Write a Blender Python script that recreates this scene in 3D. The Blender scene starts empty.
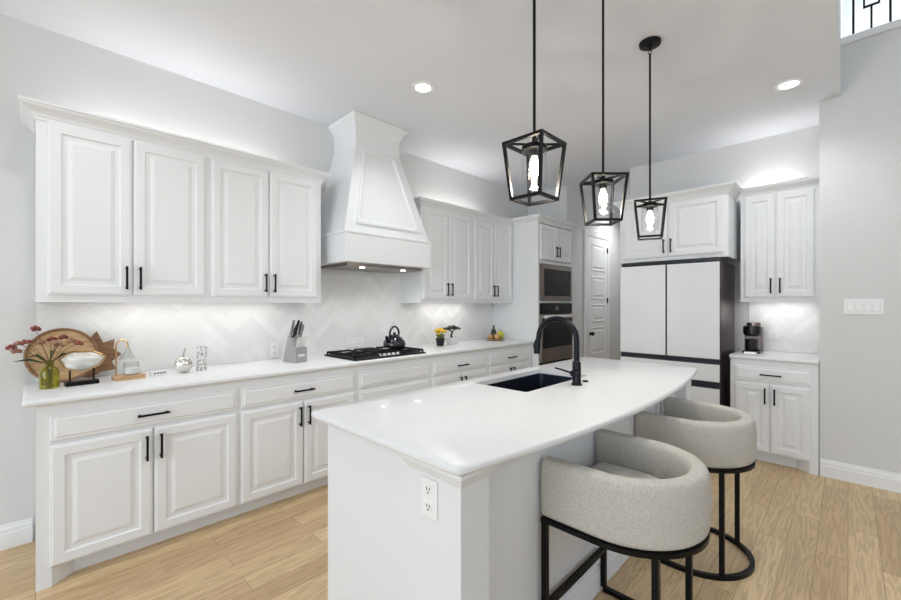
import bpy, bmesh, math, random
from mathutils import Vector, Matrix
random.seed(7)
PI = math.pi
scene = bpy.context.scene
COL = scene.collection

# ---------------------------------------------------------------- camera
CAM_H = 1.366
cam_d = bpy.data.cameras.new('camera'); cam = bpy.data.objects.new('camera', cam_d); COL.objects.link(cam)
cam.location = (0, 0, CAM_H)
cam.rotation_euler = (PI/2, 0, 0.7746 - PI/2)
cam_d.sensor_width = 36; cam_d.lens = 406.1/901*36
cam_d.shift_y = 3.9/901
cam_d.clip_start = 0.02; cam_d.clip_end = 100
scene.camera = cam
# ---------------------------------------------------------------- world, exposure
w = bpy.data.worlds.new('World'); scene.world = w; w.use_nodes = True
w.node_tree.nodes['Background'].inputs[0].default_value = (0.86, 0.93, 1.0, 1)
w.node_tree.nodes['Background'].inputs[1].default_value = 0.6
vs = scene.view_settings
scene.display_settings.display_device = 'sRGB'
vs.view_transform = 'Standard'; vs.look = 'None'; vs.gamma = 1; vs.use_curve_mapping = False
vs.exposure = 0.86

def area(name, loc, target, sx, sy, power, color=(1, 1, 1), spread=PI):
    d = bpy.data.lights.new(name, 'AREA'); d.shape = 'RECTANGLE'; d.size = sx; d.size_y = sy
    d.energy = power; d.color = color; d.spread = spread
    o = bpy.data.objects.new(name, d); COL.objects.link(o); o.location = loc
    o.rotation_euler = (Vector(target)-Vector(loc)).to_track_quat('-Z', 'Y').to_euler()
    return o
# daylight coming in through the windows of the great room behind the camera
DAY = (0.82, 0.91, 1.0)
for yy, pw in ((-3.4, 7), (-1.1, 24), (1.2, 38)):
    area('window_daylight', (-4.3, yy, 1.75), (0, yy, 1.6), 1.7, 2.4, pw, DAY)
area('loft_fill', (5.75, -1.3, 5.4), (5.85, -1.25, 3.4), 1.2, 1.6, 40, (0.86, 0.94, 1.0), math.radians(75))  # fill added overhead to brighten the loft; no window stands there
for i, xx in enumerate((-2.6, 0.0, 2.6)):
    area('window_daylight', (xx, -4.8, 1.75), (xx, 0, 1.6), 1.7, 2.4, 1, DAY)
    area('clerestory_daylight', (xx, -4.8, 4.3), (xx, 0, 1.5), 1.7, 1.5, 4, DAY)

# ---------------------------------------------------------------- materials
def lin(c):
    return tuple(((v/255)/12.92 if v/255 <= .04045 else ((v/255+.055)/1.055)**2.4) for v in c)
def mat(name, rgb, rough=.5, metal=0, spec=.5, trans=0, emis=None, es=0, coat=0, ior=1.45):
    m = bpy.data.materials.new(name); m.use_nodes = True
    b = m.node_tree.nodes['Principled BSDF']
    b.inputs['Base Color'].default_value = (*lin(rgb), 1)
    b.inputs['Roughness'].default_value = rough; b.inputs['Metallic'].default_value = metal
    b.inputs['Specular IOR Level'].default_value = spec
    b.inputs['Transmission Weight'].default_value = trans
    b.inputs['Coat Weight'].default_value = coat; b.inputs['IOR'].default_value = ior
    if emis: b.inputs['Emission Color'].default_value = (*lin(emis), 1); b.inputs['Emission Strength'].default_value = es
    return m
def N(m, t, **kw):
    n = m.node_tree.nodes.new(t)
    for k, v in kw.items():
        if k in n.inputs: n.inputs[k].default_value = v
        else: setattr(n, k, v)
    return n
def noise_bump(m, scale=80, strength=.1, dist=.002, stretch=None):
    nt = m.node_tree; b = nt.nodes['Principled BSDF']
    tc = N(m, 'ShaderNodeTexCoord'); mp = N(m, 'ShaderNodeMapping')
    if stretch: mp.inputs['Scale'].default_value = stretch
    nz = N(m, 'ShaderNodeTexNoise'); nz.inputs['Scale'].default_value = scale; nz.inputs['Detail'].default_value = 4
    bp = N(m, 'ShaderNodeBump'); bp.inputs['Strength'].default_value = strength; bp.inputs['Distance'].default_value = dist
    nt.links.new(tc.outputs['Object'], mp.inputs[0]); nt.links.new(mp.outputs[0], nz.inputs['Vector'])
    nt.links.new(nz.outputs['Fac'], bp.inputs['Height']); nt.links.new(bp.outputs[0], b.inputs['Normal'])
    return nz
def color_noise(m, c1, c2, scale=5, detail=4, lo=.35, hi=.65, stretch=None):
    nt = m.node_tree; b = nt.nodes['Principled BSDF']
    tc = N(m, 'ShaderNodeTexCoord'); mp = N(m, 'ShaderNodeMapping')
    if stretch: mp.inputs['Scale'].default_value = stretch
    nz = N(m, 'ShaderNodeTexNoise'); nz.inputs['Scale'].default_value = scale; nz.inputs['Detail'].default_value = detail
    cr = N(m, 'ShaderNodeValToRGB')
    cr.color_ramp.elements[0].position = lo; cr.color_ramp.elements[0].color = (*lin(c1), 1)
    cr.color_ramp.elements[1].position = hi; cr.color_ramp.elements[1].color = (*lin(c2), 1)
    nt.links.new(tc.outputs['Object'], mp.inputs[0]); nt.links.new(mp.outputs[0], nz.inputs['Vector'])
    nt.links.new(nz.outputs['Fac'], cr.inputs[0]); nt.links.new(cr.outputs[0], b.inputs['Base Color'])

M = {}
M['wall'] = mat('wall_paint', (220, 221, 221), .85); noise_bump(M['wall'], 140, .06)
M['ceil'] = mat('ceiling_paint', (228, 231, 237), .9); noise_bump(M['ceil'], 90, .08)
M['trim'] = mat('trim_paint', (240, 241, 242), .45); noise_bump(M['trim'], 60, .02)
M['cab'] = mat('cabinet_paint', (236, 238, 240), .42); noise_bump(M['cab'], 60, .02)
M['isl'] = mat('island_paint', (232, 234, 237), .5); noise_bump(M['isl'], 60, .02)
M['black'] = mat('black_metal', (18, 18, 20), .42, .6); noise_bump(M['black'], 200, .05)
M['stone'] = mat('white_quartz', (229, 230, 231), .28, coat=.15); color_noise(M['stone'], (231, 232, 233), (233, 234, 235), 25, 3)
M['grout'] = mat('grout', (232, 232, 231), .8); noise_bump(M['grout'], 200, .1)
M['tileA'] = mat('tile_glaze_a', (238, 238, 237), .18); noise_bump(M['tileA'], 25, .15, .004)
M['tileB'] = mat('tile_glaze_b', (234, 234, 234), .22); noise_bump(M['tileB'], 25, .15, .004)
M['tileC'] = mat('tile_glaze_c', (242, 242, 242), .15); noise_bump(M['tileC'], 25, .15, .004)
M['steel'] = mat('stainless', (140, 131, 125), .3, 1); noise_bump(M['steel'], 300, .05, .001, (1, 1, .02))
M['steelb'] = mat('bright_steel', (240, 239, 236), .35, .7); noise_bump(M['steelb'], 300, .04, .001)
M['blackglass'] = mat('black_glass', (10, 10, 11), .08, spec=.28); noise_bump(M['blackglass'], 3, .01)
M['fridgeglass'] = mat('white_fridge_glass', (233, 235, 238), .06, coat=.7); noise_bump(M['fridgeglass'], 2, .01)
M['fridgebody'] = mat('fridge_body', (104, 90, 90), .32, .85); noise_bump(M['fridgebody'], 200, .05)
M['fridgetrim'] = mat('fridge_trim', (52, 56, 64), .35, .5); noise_bump(M['fridgetrim'], 200, .03)
M['sink'] = mat('sink_steel', (70, 78, 92), .3, .9); noise_bump(M['sink'], 200, .08, .001)
M['faucet'] = mat('faucet_black', (26, 28, 34), .28, .6); noise_bump(M['faucet'], 200, .03)
M['plate'] = mat('white_plastic', (243, 243, 243), .35); noise_bump(M['plate'], 60, .02)
M['slot'] = mat('dark_slot', (40, 40, 42), .5); noise_bump(M['slot'], 60, .02)
M['iron'] = mat('cast_iron', (24, 24, 26), .55, .3); noise_bump(M['iron'], 250, .3)
M['enamel'] = mat('dark_enamel', (30, 34, 40), .15, .3, coat=.6); noise_bump(M['enamel'], 8, .02)
M['lens'] = mat('lamp_lens', (255, 255, 255), .5, emis=(255, 250, 240), es=9); noise_bump(M['lens'], 60, .02)
M['led'] = mat('led_strip', (255, 255, 255), .5, emis=(255, 248, 238), es=5); noise_bump(M['led'], 60, .02)
M['bulb'] = mat('bulb_glow', (255, 240, 215), .3, emis=(255, 236, 205), es=28); noise_bump(M['bulb'], 60, .02)
M['wood'] = mat('board_wood', (196, 160, 116), .5); color_noise(M['wood'], (176, 138, 94), (214, 182, 140), 12, 5, .3, .7, (1, 1, 6))
M['woodd'] = mat('brown_wood', (140, 104, 72), .5); color_noise(M['woodd'], (116, 84, 58), (160, 122, 88), 14, 5, .3, .7, (1, 1, 5))
M['greenglass'] = mat('green_glass', (216, 222, 120), .02, trans=1); noise_bump(M['greenglass'], 5, .02)
M['stem'] = mat('dry_stem', (120, 100, 70), .7); noise_bump(M['stem'], 60, .1)
M['bloomR'] = mat('dried_bloom_red', (140, 74, 70), .8); color_noise(M['bloomR'], (104, 44, 48), (160, 96, 84), 60, 4)
M['bloomP'] = mat('dried_bloom_tan', (172, 128, 112), .8); color_noise(M['bloomP'], (130, 84, 72), (176, 142, 118), 60, 4)
M['pearl'] = mat('pearly_shell', (228, 226, 218), .2, .35, coat=.4); color_noise(M['pearl'], (190, 190, 184), (246, 244, 238), 14, 5)
M['gold'] = mat('gold', (205, 170, 120), .25, 1); noise_bump(M['gold'], 60, .02)
M['mercury'] = mat('mercury_glass', (225, 222, 215), .12, 1); noise_bump(M['mercury'], 18, .5, .01)
M['wax'] = mat('white_wax', (245, 243, 238), .5); noise_bump(M['wax'], 40, .02)
M['pattern'] = mat('patterned_ceramic', (225, 225, 222), .35); color_noise(M['pattern'], (120, 124, 122), (240, 240, 237), 110, 3, .42, .5)
M['knifeblock'] = mat('knife_block_grey', (168, 168, 168), .4, .3); noise_bump(M['knifeblock'], 60, .05)
M['handlegrey'] = mat('knife_handle_steel', (150, 150, 150), .3, .8); noise_bump(M['handlegrey'], 60, .02)
M['yellow'] = mat('yellow_petals', (236, 190, 30), .6); color_noise(M['yellow'], (226, 160, 20), (246, 214, 60), 40, 3)
M['leaf'] = mat('leaf_green', (96, 120, 60), .6); color_noise(M['leaf'], (70, 96, 44), (128, 150, 84), 60, 3)
M['dkleaf'] = mat('dark_leaf', (46, 58, 40), .6); color_noise(M['dkleaf'], (30, 42, 26), (70, 84, 56), 60, 3)
M['bark'] = mat('bark', (60, 46, 38), .8); noise_bump(M['bark'], 60, .4)
M['ceramic'] = mat('white_ceramic', (235, 235, 233), .25); noise_bump(M['ceramic'], 30, .03)
M['blackpot'] = mat('black_pot', (28, 28, 32), .35); noise_bump(M['blackpot'], 30, .03)
M['lemon'] = mat('pear_green', (200, 205, 60), .4); color_noise(M['lemon'], (176, 190, 40), (224, 218, 80), 20, 3)
M['peach'] = mat('tan_fruit', (214, 168, 110), .45); color_noise(M['peach'], (200, 146, 90), (226, 190, 140), 20, 3)
M['darkgreen'] = mat('dark_green_glass', (34, 52, 36), .2); noise_bump(M['darkgreen'], 10, .02)
M['coffee'] = mat('coffee_maker_black', (22, 22, 24), .3); noise_bump(M['coffee'], 60, .03)
M['bronze'] = mat('bronze_grey', (108, 98, 94), .3, .8); noise_bump(M['bronze'], 60, .03)
M['paper'] = mat('white_card', (240, 240, 238), .6); noise_bump(M['paper'], 60, .02)

# clear glass (thin) for the pendant shades and windows
def thin_glass(name, tint=(1, 1, 1), seed=False):
    m = bpy.data.materials.new(name); m.use_nodes = True; nt = m.node_tree; nt.nodes.clear()
    o = nt.nodes.new('ShaderNodeOutputMaterial'); mx = nt.nodes.new('ShaderNodeMixShader')
    t = nt.nodes.new('ShaderNodeBsdfTransparent'); g = nt.nodes.new('ShaderNodeBsdfGlossy'); lw = nt.nodes.new('ShaderNodeLayerWeight')
    lw.inputs[0].default_value = .5; fr = nt.nodes.new('ShaderNodeMath'); fr.operation = 'POWER'; fr.inputs[1].default_value = 3.5
    fm = nt.nodes.new('ShaderNodeMath'); fm.operation = 'MULTIPLY_ADD'; fm.inputs[1].default_value = .75; fm.inputs[2].default_value = .05
    nt.links.new(lw.outputs['Facing'], fr.inputs[0]); nt.links.new(fr.outputs[0], fm.inputs[0])
    t.inputs[0].default_value = (*tint, 1); g.inputs['Roughness'].default_value = .08
    if seed:
        tc = nt.nodes.new('ShaderNodeTexCoord'); nz = nt.nodes.new('ShaderNodeTexNoise'); nz.inputs['Scale'].default_value = 60
        bp = nt.nodes.new('ShaderNodeBump'); bp.inputs['Strength'].default_value = .5; bp.inputs['Distance'].default_value = .004
        nt.links.new(tc.outputs['Object'], nz.inputs['Vector']); nt.links.new(nz.outputs['Fac'], bp.inputs['Height'])
        nt.links.new(bp.outputs[0], g.inputs['Normal'])
    nt.links.new(fm.outputs[0], mx.inputs[0]); nt.links.new(t.outputs[0], mx.inputs[1]); nt.links.new(g.outputs[0], mx.inputs[2])
    nt.links.new(mx.outputs[0], o.inputs[0]); return m
M['glass'] = thin_glass('clear_glass', (.95, .96, .96), True)
M['pane'] = thin_glass('window_glass')

# oak plank floor: planks run along X
def floor_mat():
    m = mat('oak_planks', (200, 170, 130), .38); nt = m.node_tree; b = nt.nodes['Principled BSDF']
    tc = N(m, 'ShaderNodeTexCoord'); L = nt.links.new
    br = N(m, 'ShaderNodeTexBrick'); br.offset = .37; br.offset_frequency = 2
    br.inputs['Scale'].default_value = 1; br.inputs['Brick Width'].default_value = 1.15; br.inputs['Row Height'].default_value = .127
    br.inputs['Mortar Size'].default_value = .0012; br.inputs['Mortar Smooth'].default_value = .3; br.inputs['Bias'].default_value = 0
    br.inputs['Color1'].default_value = (0, 0, 0, 1); br.inputs['Color2'].default_value = (1, 1, 1, 1); br.inputs['Mortar'].default_value = (.5, .5, .5, 1)
    L(tc.outputs['Object'], br.inputs['Vector'])
    # grain shifted per plank
    sep = N(m, 'ShaderNodeSeparateXYZ'); L(tc.outputs['Object'], sep.inputs[0])
    ad = N(m, 'ShaderNodeMath', operation='MULTIPLY_ADD'); L(br.outputs['Color'], ad.inputs[0]); ad.inputs[1].default_value = 37; L(sep.outputs[2], ad.inputs[2])
    cb = N(m, 'ShaderNodeCombineXYZ'); L(sep.outputs[0], cb.inputs[0]); L(sep.outputs[1], cb.inputs[1]); L(ad.outputs[0], cb.inputs[2])
    mp = N(m, 'ShaderNodeMapping'); mp.inputs['Scale'].default_value = (.8, 9, 1); L(cb.outputs[0], mp.inputs[0])
    n1 = N(m, 'ShaderNodeTexNoise'); n1.inputs['Scale'].default_value = 1.6; n1.inputs['Detail'].default_value = 3; n1.inputs['Distortion'].default_value = .35
    L(mp.outputs[0], n1.inputs['Vector'])
    wv = N(m, 'ShaderNodeMath', operation='MULTIPLY'); L(n1.outputs['Fac'], wv.inputs[0]); wv.inputs[1].default_value = 17
    fr = N(m, 'ShaderNodeMath', operation='PINGPONG'); L(wv.outputs[0], fr.inputs[0]); fr.inputs[1].default_value = 1
    mp2 = N(m, 'ShaderNodeMapping'); mp2.inputs['Scale'].default_value = (3, 70, 1); L(cb.outputs[0], mp2.inputs[0])
    n2 = N(m, 'ShaderNodeTexNoise'); n2.inputs['Scale'].default_value = 2; n2.inputs['Detail'].default_value = 5; L(mp2.outputs[0], n2.inputs['Vector'])
    c1 = N(m, 'ShaderNodeValToRGB'); L(br.outputs['Color'], c1.inputs[0])
    c1.color_ramp.elements[0].color = (*lin((204, 174, 134)), 1); c1.color_ramp.elements[1].color = (*lin((230, 203, 160)), 1)
    e = c1.color_ramp.elements.new(.5); e.color = (*lin((217, 189, 147)), 1)
    gm = N(m, 'ShaderNodeMath', operation='MULTIPLY_ADD'); L(fr.outputs[0], gm.inputs[0]); gm.inputs[1].default_value = .45; 
    g2 = N(m, 'ShaderNodeMath', operation='MULTIPLY'); L(n2.outputs['Fac'], g2.inputs[0]); g2.inputs[1].default_value = .7; L(g2.outputs[0], gm.inputs[2])
    c2 = N(m, 'ShaderNodeValToRGB'); L(gm.outputs[0], c2.inputs[0])
    c2.color_ramp.elements[0].position = .2; c2.color_ramp.elements[0].color = (.70, .67, .63, 1)
    c2.color_ramp.elements[1].position = .75; c2.color_ramp.elements[1].color = (1, 1, 1, 1)
    mx = N(m, 'ShaderNodeMix', data_type='RGBA', blend_type='MULTIPLY'); mx.inputs[0].default_value = 1
    L(c1.outputs[0], mx.inputs[6]); L(c2.outputs[0], mx.inputs[7])
    mr = N(m, 'ShaderNodeMix', data_type='RGBA', blend_type='MIX'); L(br.outputs['Fac'], mr.inputs[0]); L(mx.outputs[2], mr.inputs[6]); mr.inputs[7].default_value = (*lin((140, 112, 82)), 1)
    L(mr.outputs[2], b.inputs['Base Color'])
    bp = N(m, 'ShaderNodeBump'); bp.inputs['Strength'].default_value = .12; bp.inputs['Distance'].default_value = .002
    L(c2.outputs[0], bp.inputs['Height']); L(bp.outputs[0], b.inputs['Normal'])
    return m
M['floor'] = floor_mat()
def fabric_mat():
    m = mat('boucle_fabric', (192, 188, 180), .95, spec=.15); nt = m.node_tree; b = nt.nodes['Principled BSDF']; L = nt.links.new
    tc = N(m, 'ShaderNodeTexCoord')
    n1 = N(m, 'ShaderNodeTexNoise'); n1.inputs['Scale'].default_value = 330; n1.inputs['Detail'].default_value = 4; n1.inputs['Roughness'].default_value = .7
    L(tc.outputs['Object'], n1.inputs['Vector'])
    cr = N(m, 'ShaderNodeValToRGB'); cr.color_ramp.elements[0].position = .35; cr.color_ramp.elements[0].color = (*lin((168, 164, 156)), 1)
    cr.color_ramp.elements[1].position = .65; cr.color_ramp.elements[1].color = (*lin((222, 218, 210)), 1)
    L(n1.outputs['Fac'], cr.inputs[0]); L(cr.outputs[0], b.inputs['Base Color'])
    bp = N(m, 'ShaderNodeBump'); bp.inputs['Strength'].default_value = .5; bp.inputs['Distance'].default_value = .002
    L(n1.outputs['Fac'], bp.inputs['Height']); L(bp.outputs[0], b.inputs['Normal'])
    return m
M['fabric'] = fabric_mat()

# ---------------------------------------------------------------- mesh helpers
def box(bm, x0, x1, y0, y1, z0, z1, bev=0):
    r = bmesh.ops.create_cube(bm, size=1)
    vs_ = r['verts']
    for v in vs_:
        v.co = Vector(((x0+x1)/2+v.co.x*(x1-x0), (y0+y1)/2+v.co.y*(y1-y0), (z0+z1)/2+v.co.z*(z1-z0)))
    if bev:
        es = list({e for v in vs_ for e in v.link_edges})
        bmesh.ops.bevel(bm, geom=es, offset=bev, segments=2, profile=.5, affect='EDGES')
def B(x0, x1, y0, y1, z0, z1, bev=0):
    bm = bmesh.new(); box(bm, x0, x1, y0, y1, z0, z1, bev); return bm
def tube(bm, pts, r, n=10, cap=True):
    pts = [Vector(p) for p in pts]; rr = r if isinstance(r, (list, tuple)) else [r]*len(pts)
    rings = []; u = None
    for i, p in enumerate(pts):
        t = (pts[min(i+1, len(pts)-1)]-pts[max(i-1, 0)]).normalized()
        if u is None:
            u = t.orthogonal().normalized()
        u = (u-t*u.dot(t)).normalized(); v = t.cross(u)
        rings.append([bm.verts.new(p+(u*math.cos(a)+v*math.sin(a))*rr[i]) for a in [2*PI*k/n for k in range(n)]])
    for a, b in zip(rings, rings[1:]):
        for k in range(n): bm.faces.new((a[k], a[(k+1) % n], b[(k+1) % n], b[k]))
    if cap: bm.faces.new(rings[0][::-1]); bm.faces.new(rings[-1])
def lathe(bm, prof, n=24, c=(0, 0, 0), ribs=0, amp=0):
    rings = []
    for r, z in prof:
        if r < 1e-5: rings.append([bm.verts.new((c[0], c[1], c[2]+z))])
        else: rings.append([bm.verts.new((c[0]+r*(1+amp*abs(math.cos(ribs*a/2)) if ribs else r and 1)*math.cos(a)*1, c[1]+r*(1+amp*abs(math.cos(ribs*a/2)) if ribs else 1)*math.sin(a), c[2]+z)) for a in [2*PI*k/n for k in range(n)]])
    for a, b in zip(rings, rings[1:]):
        if len(a) == 1 and len(b) == 1: continue
        for k in range(n):
            k2 = (k+1) % n
            if len(a) == 1: bm.faces.new((a[0], b[k2], b[k]))
            elif len(b) == 1: bm.faces.new((a[k], a[k2], b[0]))
            else: bm.faces.new((a[k], a[k2], b[k2], b[k]))
    if len(rings[0]) > 1: bm.faces.new(rings[0][::-1])
    if len(rings[-1]) > 1: bm.faces.new(rings[-1])
def sphere(bm, c, r, s=(1, 1, 1), seg=12):
    bmesh.ops.create_uvsphere(bm, u_segments=seg, v_segments=max(6, seg//2+2), radius=r, matrix=Matrix.Translation(c) @ Matrix.Diagonal((*s, 1)))
def prism(bm, poly, lo, hi, axis='z'):
    """closed polygon extruded along axis between lo and hi"""
    def P(a, b, c): return {'z': (a, b, c), 'y': (a, c, b), 'x': (c, a, b)}[axis]
    A = [bm.verts.new(P(a, b, lo)) for a, b in poly]; Bv = [bm.verts.new(P(a, b, hi)) for a, b in poly]
    n = len(poly); bm.faces.new(A[::-1]); bm.faces.new(Bv)
    for k in range(n): bm.faces.new((A[k], A[(k+1) % n], Bv[(k+1) % n], Bv[k]))
def sweep(bm, path, prof, z=0, closed=False):
    """profile (outward, up) swept along an xy path with mitred corners; outward = right of travel"""
    pts = [Vector(p) for p in path]; n = len(pts); rings = []
    for i, p in enumerate(pts):
        def nrm(a, b): d = (b-a).normalized(); return Vector((d.y, -d.x))
        if closed: n1 = nrm(pts[i-1], p); n2 = nrm(p, pts[(i+1) % n])
        else:
            n1 = nrm(pts[i-1], p) if i > 0 else nrm(p, pts[1]); n2 = nrm(p, pts[i+1]) if i < n-1 else n1
        m_ = (n1+n2); m_ = m_/max(.2, (1+n1.dot(n2)))
        rings.append([bm.verts.new((p.x+m_.x*o, p.y+m_.y*o, z+h)) for o, h in prof])
    k = len(prof)
    for i in range(n if closed else n-1):
        a, b = rings[i], rings[(i+1) % n]
        for j in range(k): bm.faces.new((a[j], a[(j+1) % k], b[(j+1) % k], b[j]))
    if not closed: bm.faces.new(rings[0][::-1]); bm.faces.new(rings[-1])
def xf(bm, mtx): bmesh.ops.transform(bm, matrix=mtx, verts=bm.verts); return bm

def obj(name, bm, m, parent=None, smooth=False, **props):
    bmesh.ops.recalc_face_normals(bm, faces=bm.faces)
    me = bpy.data.meshes.new(name)
    bm.to_mesh(me); bm.free()
    for k in (m if isinstance(m, (list, tuple)) else [m]): me.materials.append(k)
    if smooth:
        for p in me.polygons: p.use_smooth = True
        if smooth is not True:
            me.set_sharp_from_angle(angle=smooth)
    o = bpy.data.objects.new(name, me); COL.objects.link(o)
    if parent: o.parent = parent
    for k, v in props.items(): o[k] = v
    return o
def struct(name, bm, m, parent=None, **kw): return obj(name, bm, m, parent, kind='structure', **kw)
def thing(name, label, cat, loc=(0, 0, 0), rotz=0, group=None):
    o = bpy.data.objects.new(name, None); COL.objects.link(o); o.empty_display_size = .05
    o.location = loc; o.rotation_euler = (0, 0, rotz); o['label'] = label; o['category'] = cat
    if group: o['group'] = group
    return o
def tag(o, label, cat, group=None):
    o['label'] = label; o['category'] = cat
    if group: o['group'] = group
    return o
SM = math.radians(35)

# ================================================================ STRUCTURE
WY = 3.365; ZC = 2.98; XF = 4.95; XR = 4.38; YE = .041
struct('floor', B(-4.6, 9, -5.1, WY+.12, -.05, 0), M['floor'])
struct('ceiling', B(-4.6, 9, YE, WY+.12, ZC, ZC+.15), M['ceil'])
struct('ceiling_great_room', B(-4.6, 9, -5.1, YE+.1, 5.6, 5.7), M['ceil'])
struct('wall_left', B(-4.6, 5.056, WY, WY+.12, 0, ZC), M['wall'])
struct('wall_corner', B(5.056, 5.176, 2.731, WY+.12, 0, ZC), M['wall'])
struct('wall_hall', B(5.176, 9, 2.731, 2.85, 0, ZC), M['wall'])
struct('wall_hall_end', B(8.88, 9, 1.855, 2.731, 0, ZC), M['wall'])
struct('wall_refrigerator', B(XF, 8.88, .3, 1.855, 0, ZC), M['wall'])
struct('wall_refrigerator_side', B(XF, XF+.1, .163, .3, 0, ZC), M['wall'])
struct('wall_right', B(XR, XR+.12, -5.1, .163, 0, 3.37), M['wall'])
struct('wall_niche_side', B(XR+.12, XF+.1, .06, .163, 0, 3.37), M['wall'])
struct('wall_soffit', B(-4.6, 9, YE, YE+.1, ZC+.15, 5.6), M['wall'])
struct('floor_loft', B(XR+.12, 9, -5.1, .06, 3.2, 3.37), M['trim'])
struct('wall_loft', B(6.6, 6.7, -5.1, YE, 3.37, 5.6), M['trim'])
# loft curb cap
struct('trim_1', B(XR-.02, XR+.14, -5.1, YE-.002, 3.3705, 3.425, .004), M['trim'])
# great room behind the camera, with windows
def wall_with_windows(name, axis, pos, lo, hi, z1, wins):
    bm = bmesh.new()
    # build as strips between window openings
    xs = sorted({lo, hi, *[a for w_ in wins for a in (w_[0], w_[1])]}); zs = sorted({0, z1, *[a for w_ in wins for a in (w_[2], w_[3])]})
    for a, b in zip(xs, xs[1:]):
        for c, d in zip(zs, zs[1:]):
            if any(w_[0] <= a and b <= w_[1] and w_[2] <= c and d <= w_[3] for w_ in wins): continue
            if axis == 'x': box(bm, pos-.06, pos+.06, a, b, c, d)
            else: box(bm, a, b, pos-.06, pos+.06, c, d)
    return struct(name, bm, M['wall'])
W1 = [(-4.3, -2.5, .5, 3.0), (-2.0, -.2, .5, 3.0), (.3, 2.1, .5, 3.0)]
wall_with_windows('wall_back', 'x', -4.54, -5.1, WY, 5.6, W1)
W2 = [(a-.9, a+.9, c, d) for a in (-2.6, 0, 2.6) for c, d in ((.5, 3.0), (3.5, 5.1))]
wall_with_windows('wall_window', 'y', -5.04, -4.6, XR, 5.6, W2)
k = 1
for axis, pos, ws in (('x', -4.54, W1), ('y', -5.04, W2)):
    for a, b, c, d in ws:
        bm = bmesh.new()
        for q in range(3):
            m_ = a+(b-a)*q/2
            if axis == 'x': box(bm, pos-.03, pos+.03, m_-.025, m_+.025, c, d)
            else: box(bm, m_-.025, m_+.025, pos-.03, pos+.03, c, d)
        for h in (c+.02, (c+d)/2, d-.02):
            if axis == 'x': box(bm, pos-.025, pos+.025, a, b, h-.02, h+.02)
            else: box(bm, a, b, pos-.025, pos+.025, h-.02, h+.02)
        wo = struct('window_%d' % k, bm, M['trim'])
        pb = B(pos-.004, pos+.004, a, b, c, d) if axis == 'x' else B(a, b, pos-.004, pos+.004, c, d)
        obj('pane', pb, M['pane'], wo, kind='structure'); k += 1
# baseboards
BB = [(0, 0), (.016, 0), (.016, .085), (.012, .092), (.012, .108), (.007, .118), (.004, .135), (0, .135)]
bm = bmesh.new(); sweep(bm, [(-4.4, WY), (-.012, WY)], BB); struct('baseboard_left', bm, M['trim'])
bm = bmesh.new(); sweep(bm, [(XR, .16), (XR, -4.9)], BB); struct('baseboard_right', bm, M['trim'])
bm = bmesh.new(); sweep(bm, [(5.06, 2.731), (5.48, 2.731)], BB); struct('baseboard_hall', bm, M['trim'])
bm = bmesh.new(); sweep(bm, [(6.45, 2.731), (8.8, 2.731)], BB); struct('baseboard_hall_far', bm, M['trim'])

# pantry door in the hall (wall plane y=2.731, faces -Y)
def door_panels(bm, x0, x1, z0, z1, y, rows):
    box(bm, x0, x1, y-.03, y-.002, z0, z1, .002)
    for a, b in rows:
        nested(bm, x0+.11, x1-.11, a, b, y-.03, [(0, 0), (.012, -.006), (.03, -.006), (.05, .004)], base=True)
def nested(bm, x0, x1, z0, z1, yf, prof, base=False):
    """concentric rectangles: (inset, height towards -y)"""
    rings = []
    for ins, h in prof:
        a, b, c, d = x0+ins, x1-ins, z0+ins, z1-ins
        rings.append([bm.verts.new((p, yf-h-(.004 if base else 0), q)) for p, q in ((a, c), (b, c), (b, d), (a, d))])
    for r1, r2 in zip(rings, rings[1:]):
        for k_ in range(4): bm.faces.new((r1[k_], r1[(k_+1) % 4], r2[(k_+1) % 4], r2[k_]))
    bm.faces.new(rings[-1])
dx0, dx1 = 5.63, 6.29
bm = bmesh.new()
YD = 2.729
box(bm, dx0, dx1, YD-.022, YD, .01, 2.36)
hs = [.12, .52, .62, 1.02, 1.10, 1.36, 1.44, 1.78, 1.86, 2.26]
for a, b in zip(hs[::2], hs[1::2]):
    nested(bm, dx0+.11, dx1-.11, a, b, YD-.022, [(0, 0), (.006, .007), (.014, .007), (.02, .001), (.045, .001), (.06, .008)])
dr = struct('door_1', bm, M['trim'])
bm = bmesh.new(); CS = [(0, 0), (.0, .075), (.012, .08), (.02, .06), (.02, .01), (.014, 0)]
for x0_, x1_ in ((dx0-.09, dx0-.005), (dx1+.005, dx1+.09)):
    box(bm, x0_, x1_, YD-.028, YD, 0, 2.45, .004)
box(bm, dx0-.1, dx1+.1, YD-.03, YD, 2.365, 2.46, .004)
struct('trim_2', bm, M['trim'])
bm = bmesh.new(); tube(bm, [(dx0+.06, YD-.022, .93), (dx0+.06, YD-.05, .93)], .022, 12); tube(bm, [(dx0+.06, YD-.05, .93), (dx0+.06, YD-.065, .93), (dx0+.06, YD-.085, .93)], [.02, .03, .024], 14)
obj('door_knob', bm, M['black'], dr, SM)
for z_ in (.25, 1.42, 2.2):
    obj('hinge', B(dx1-.012, dx1+.006, YD-.036, YD-.02, z_-.04, z_+.04), M['black'], dr)

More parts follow.
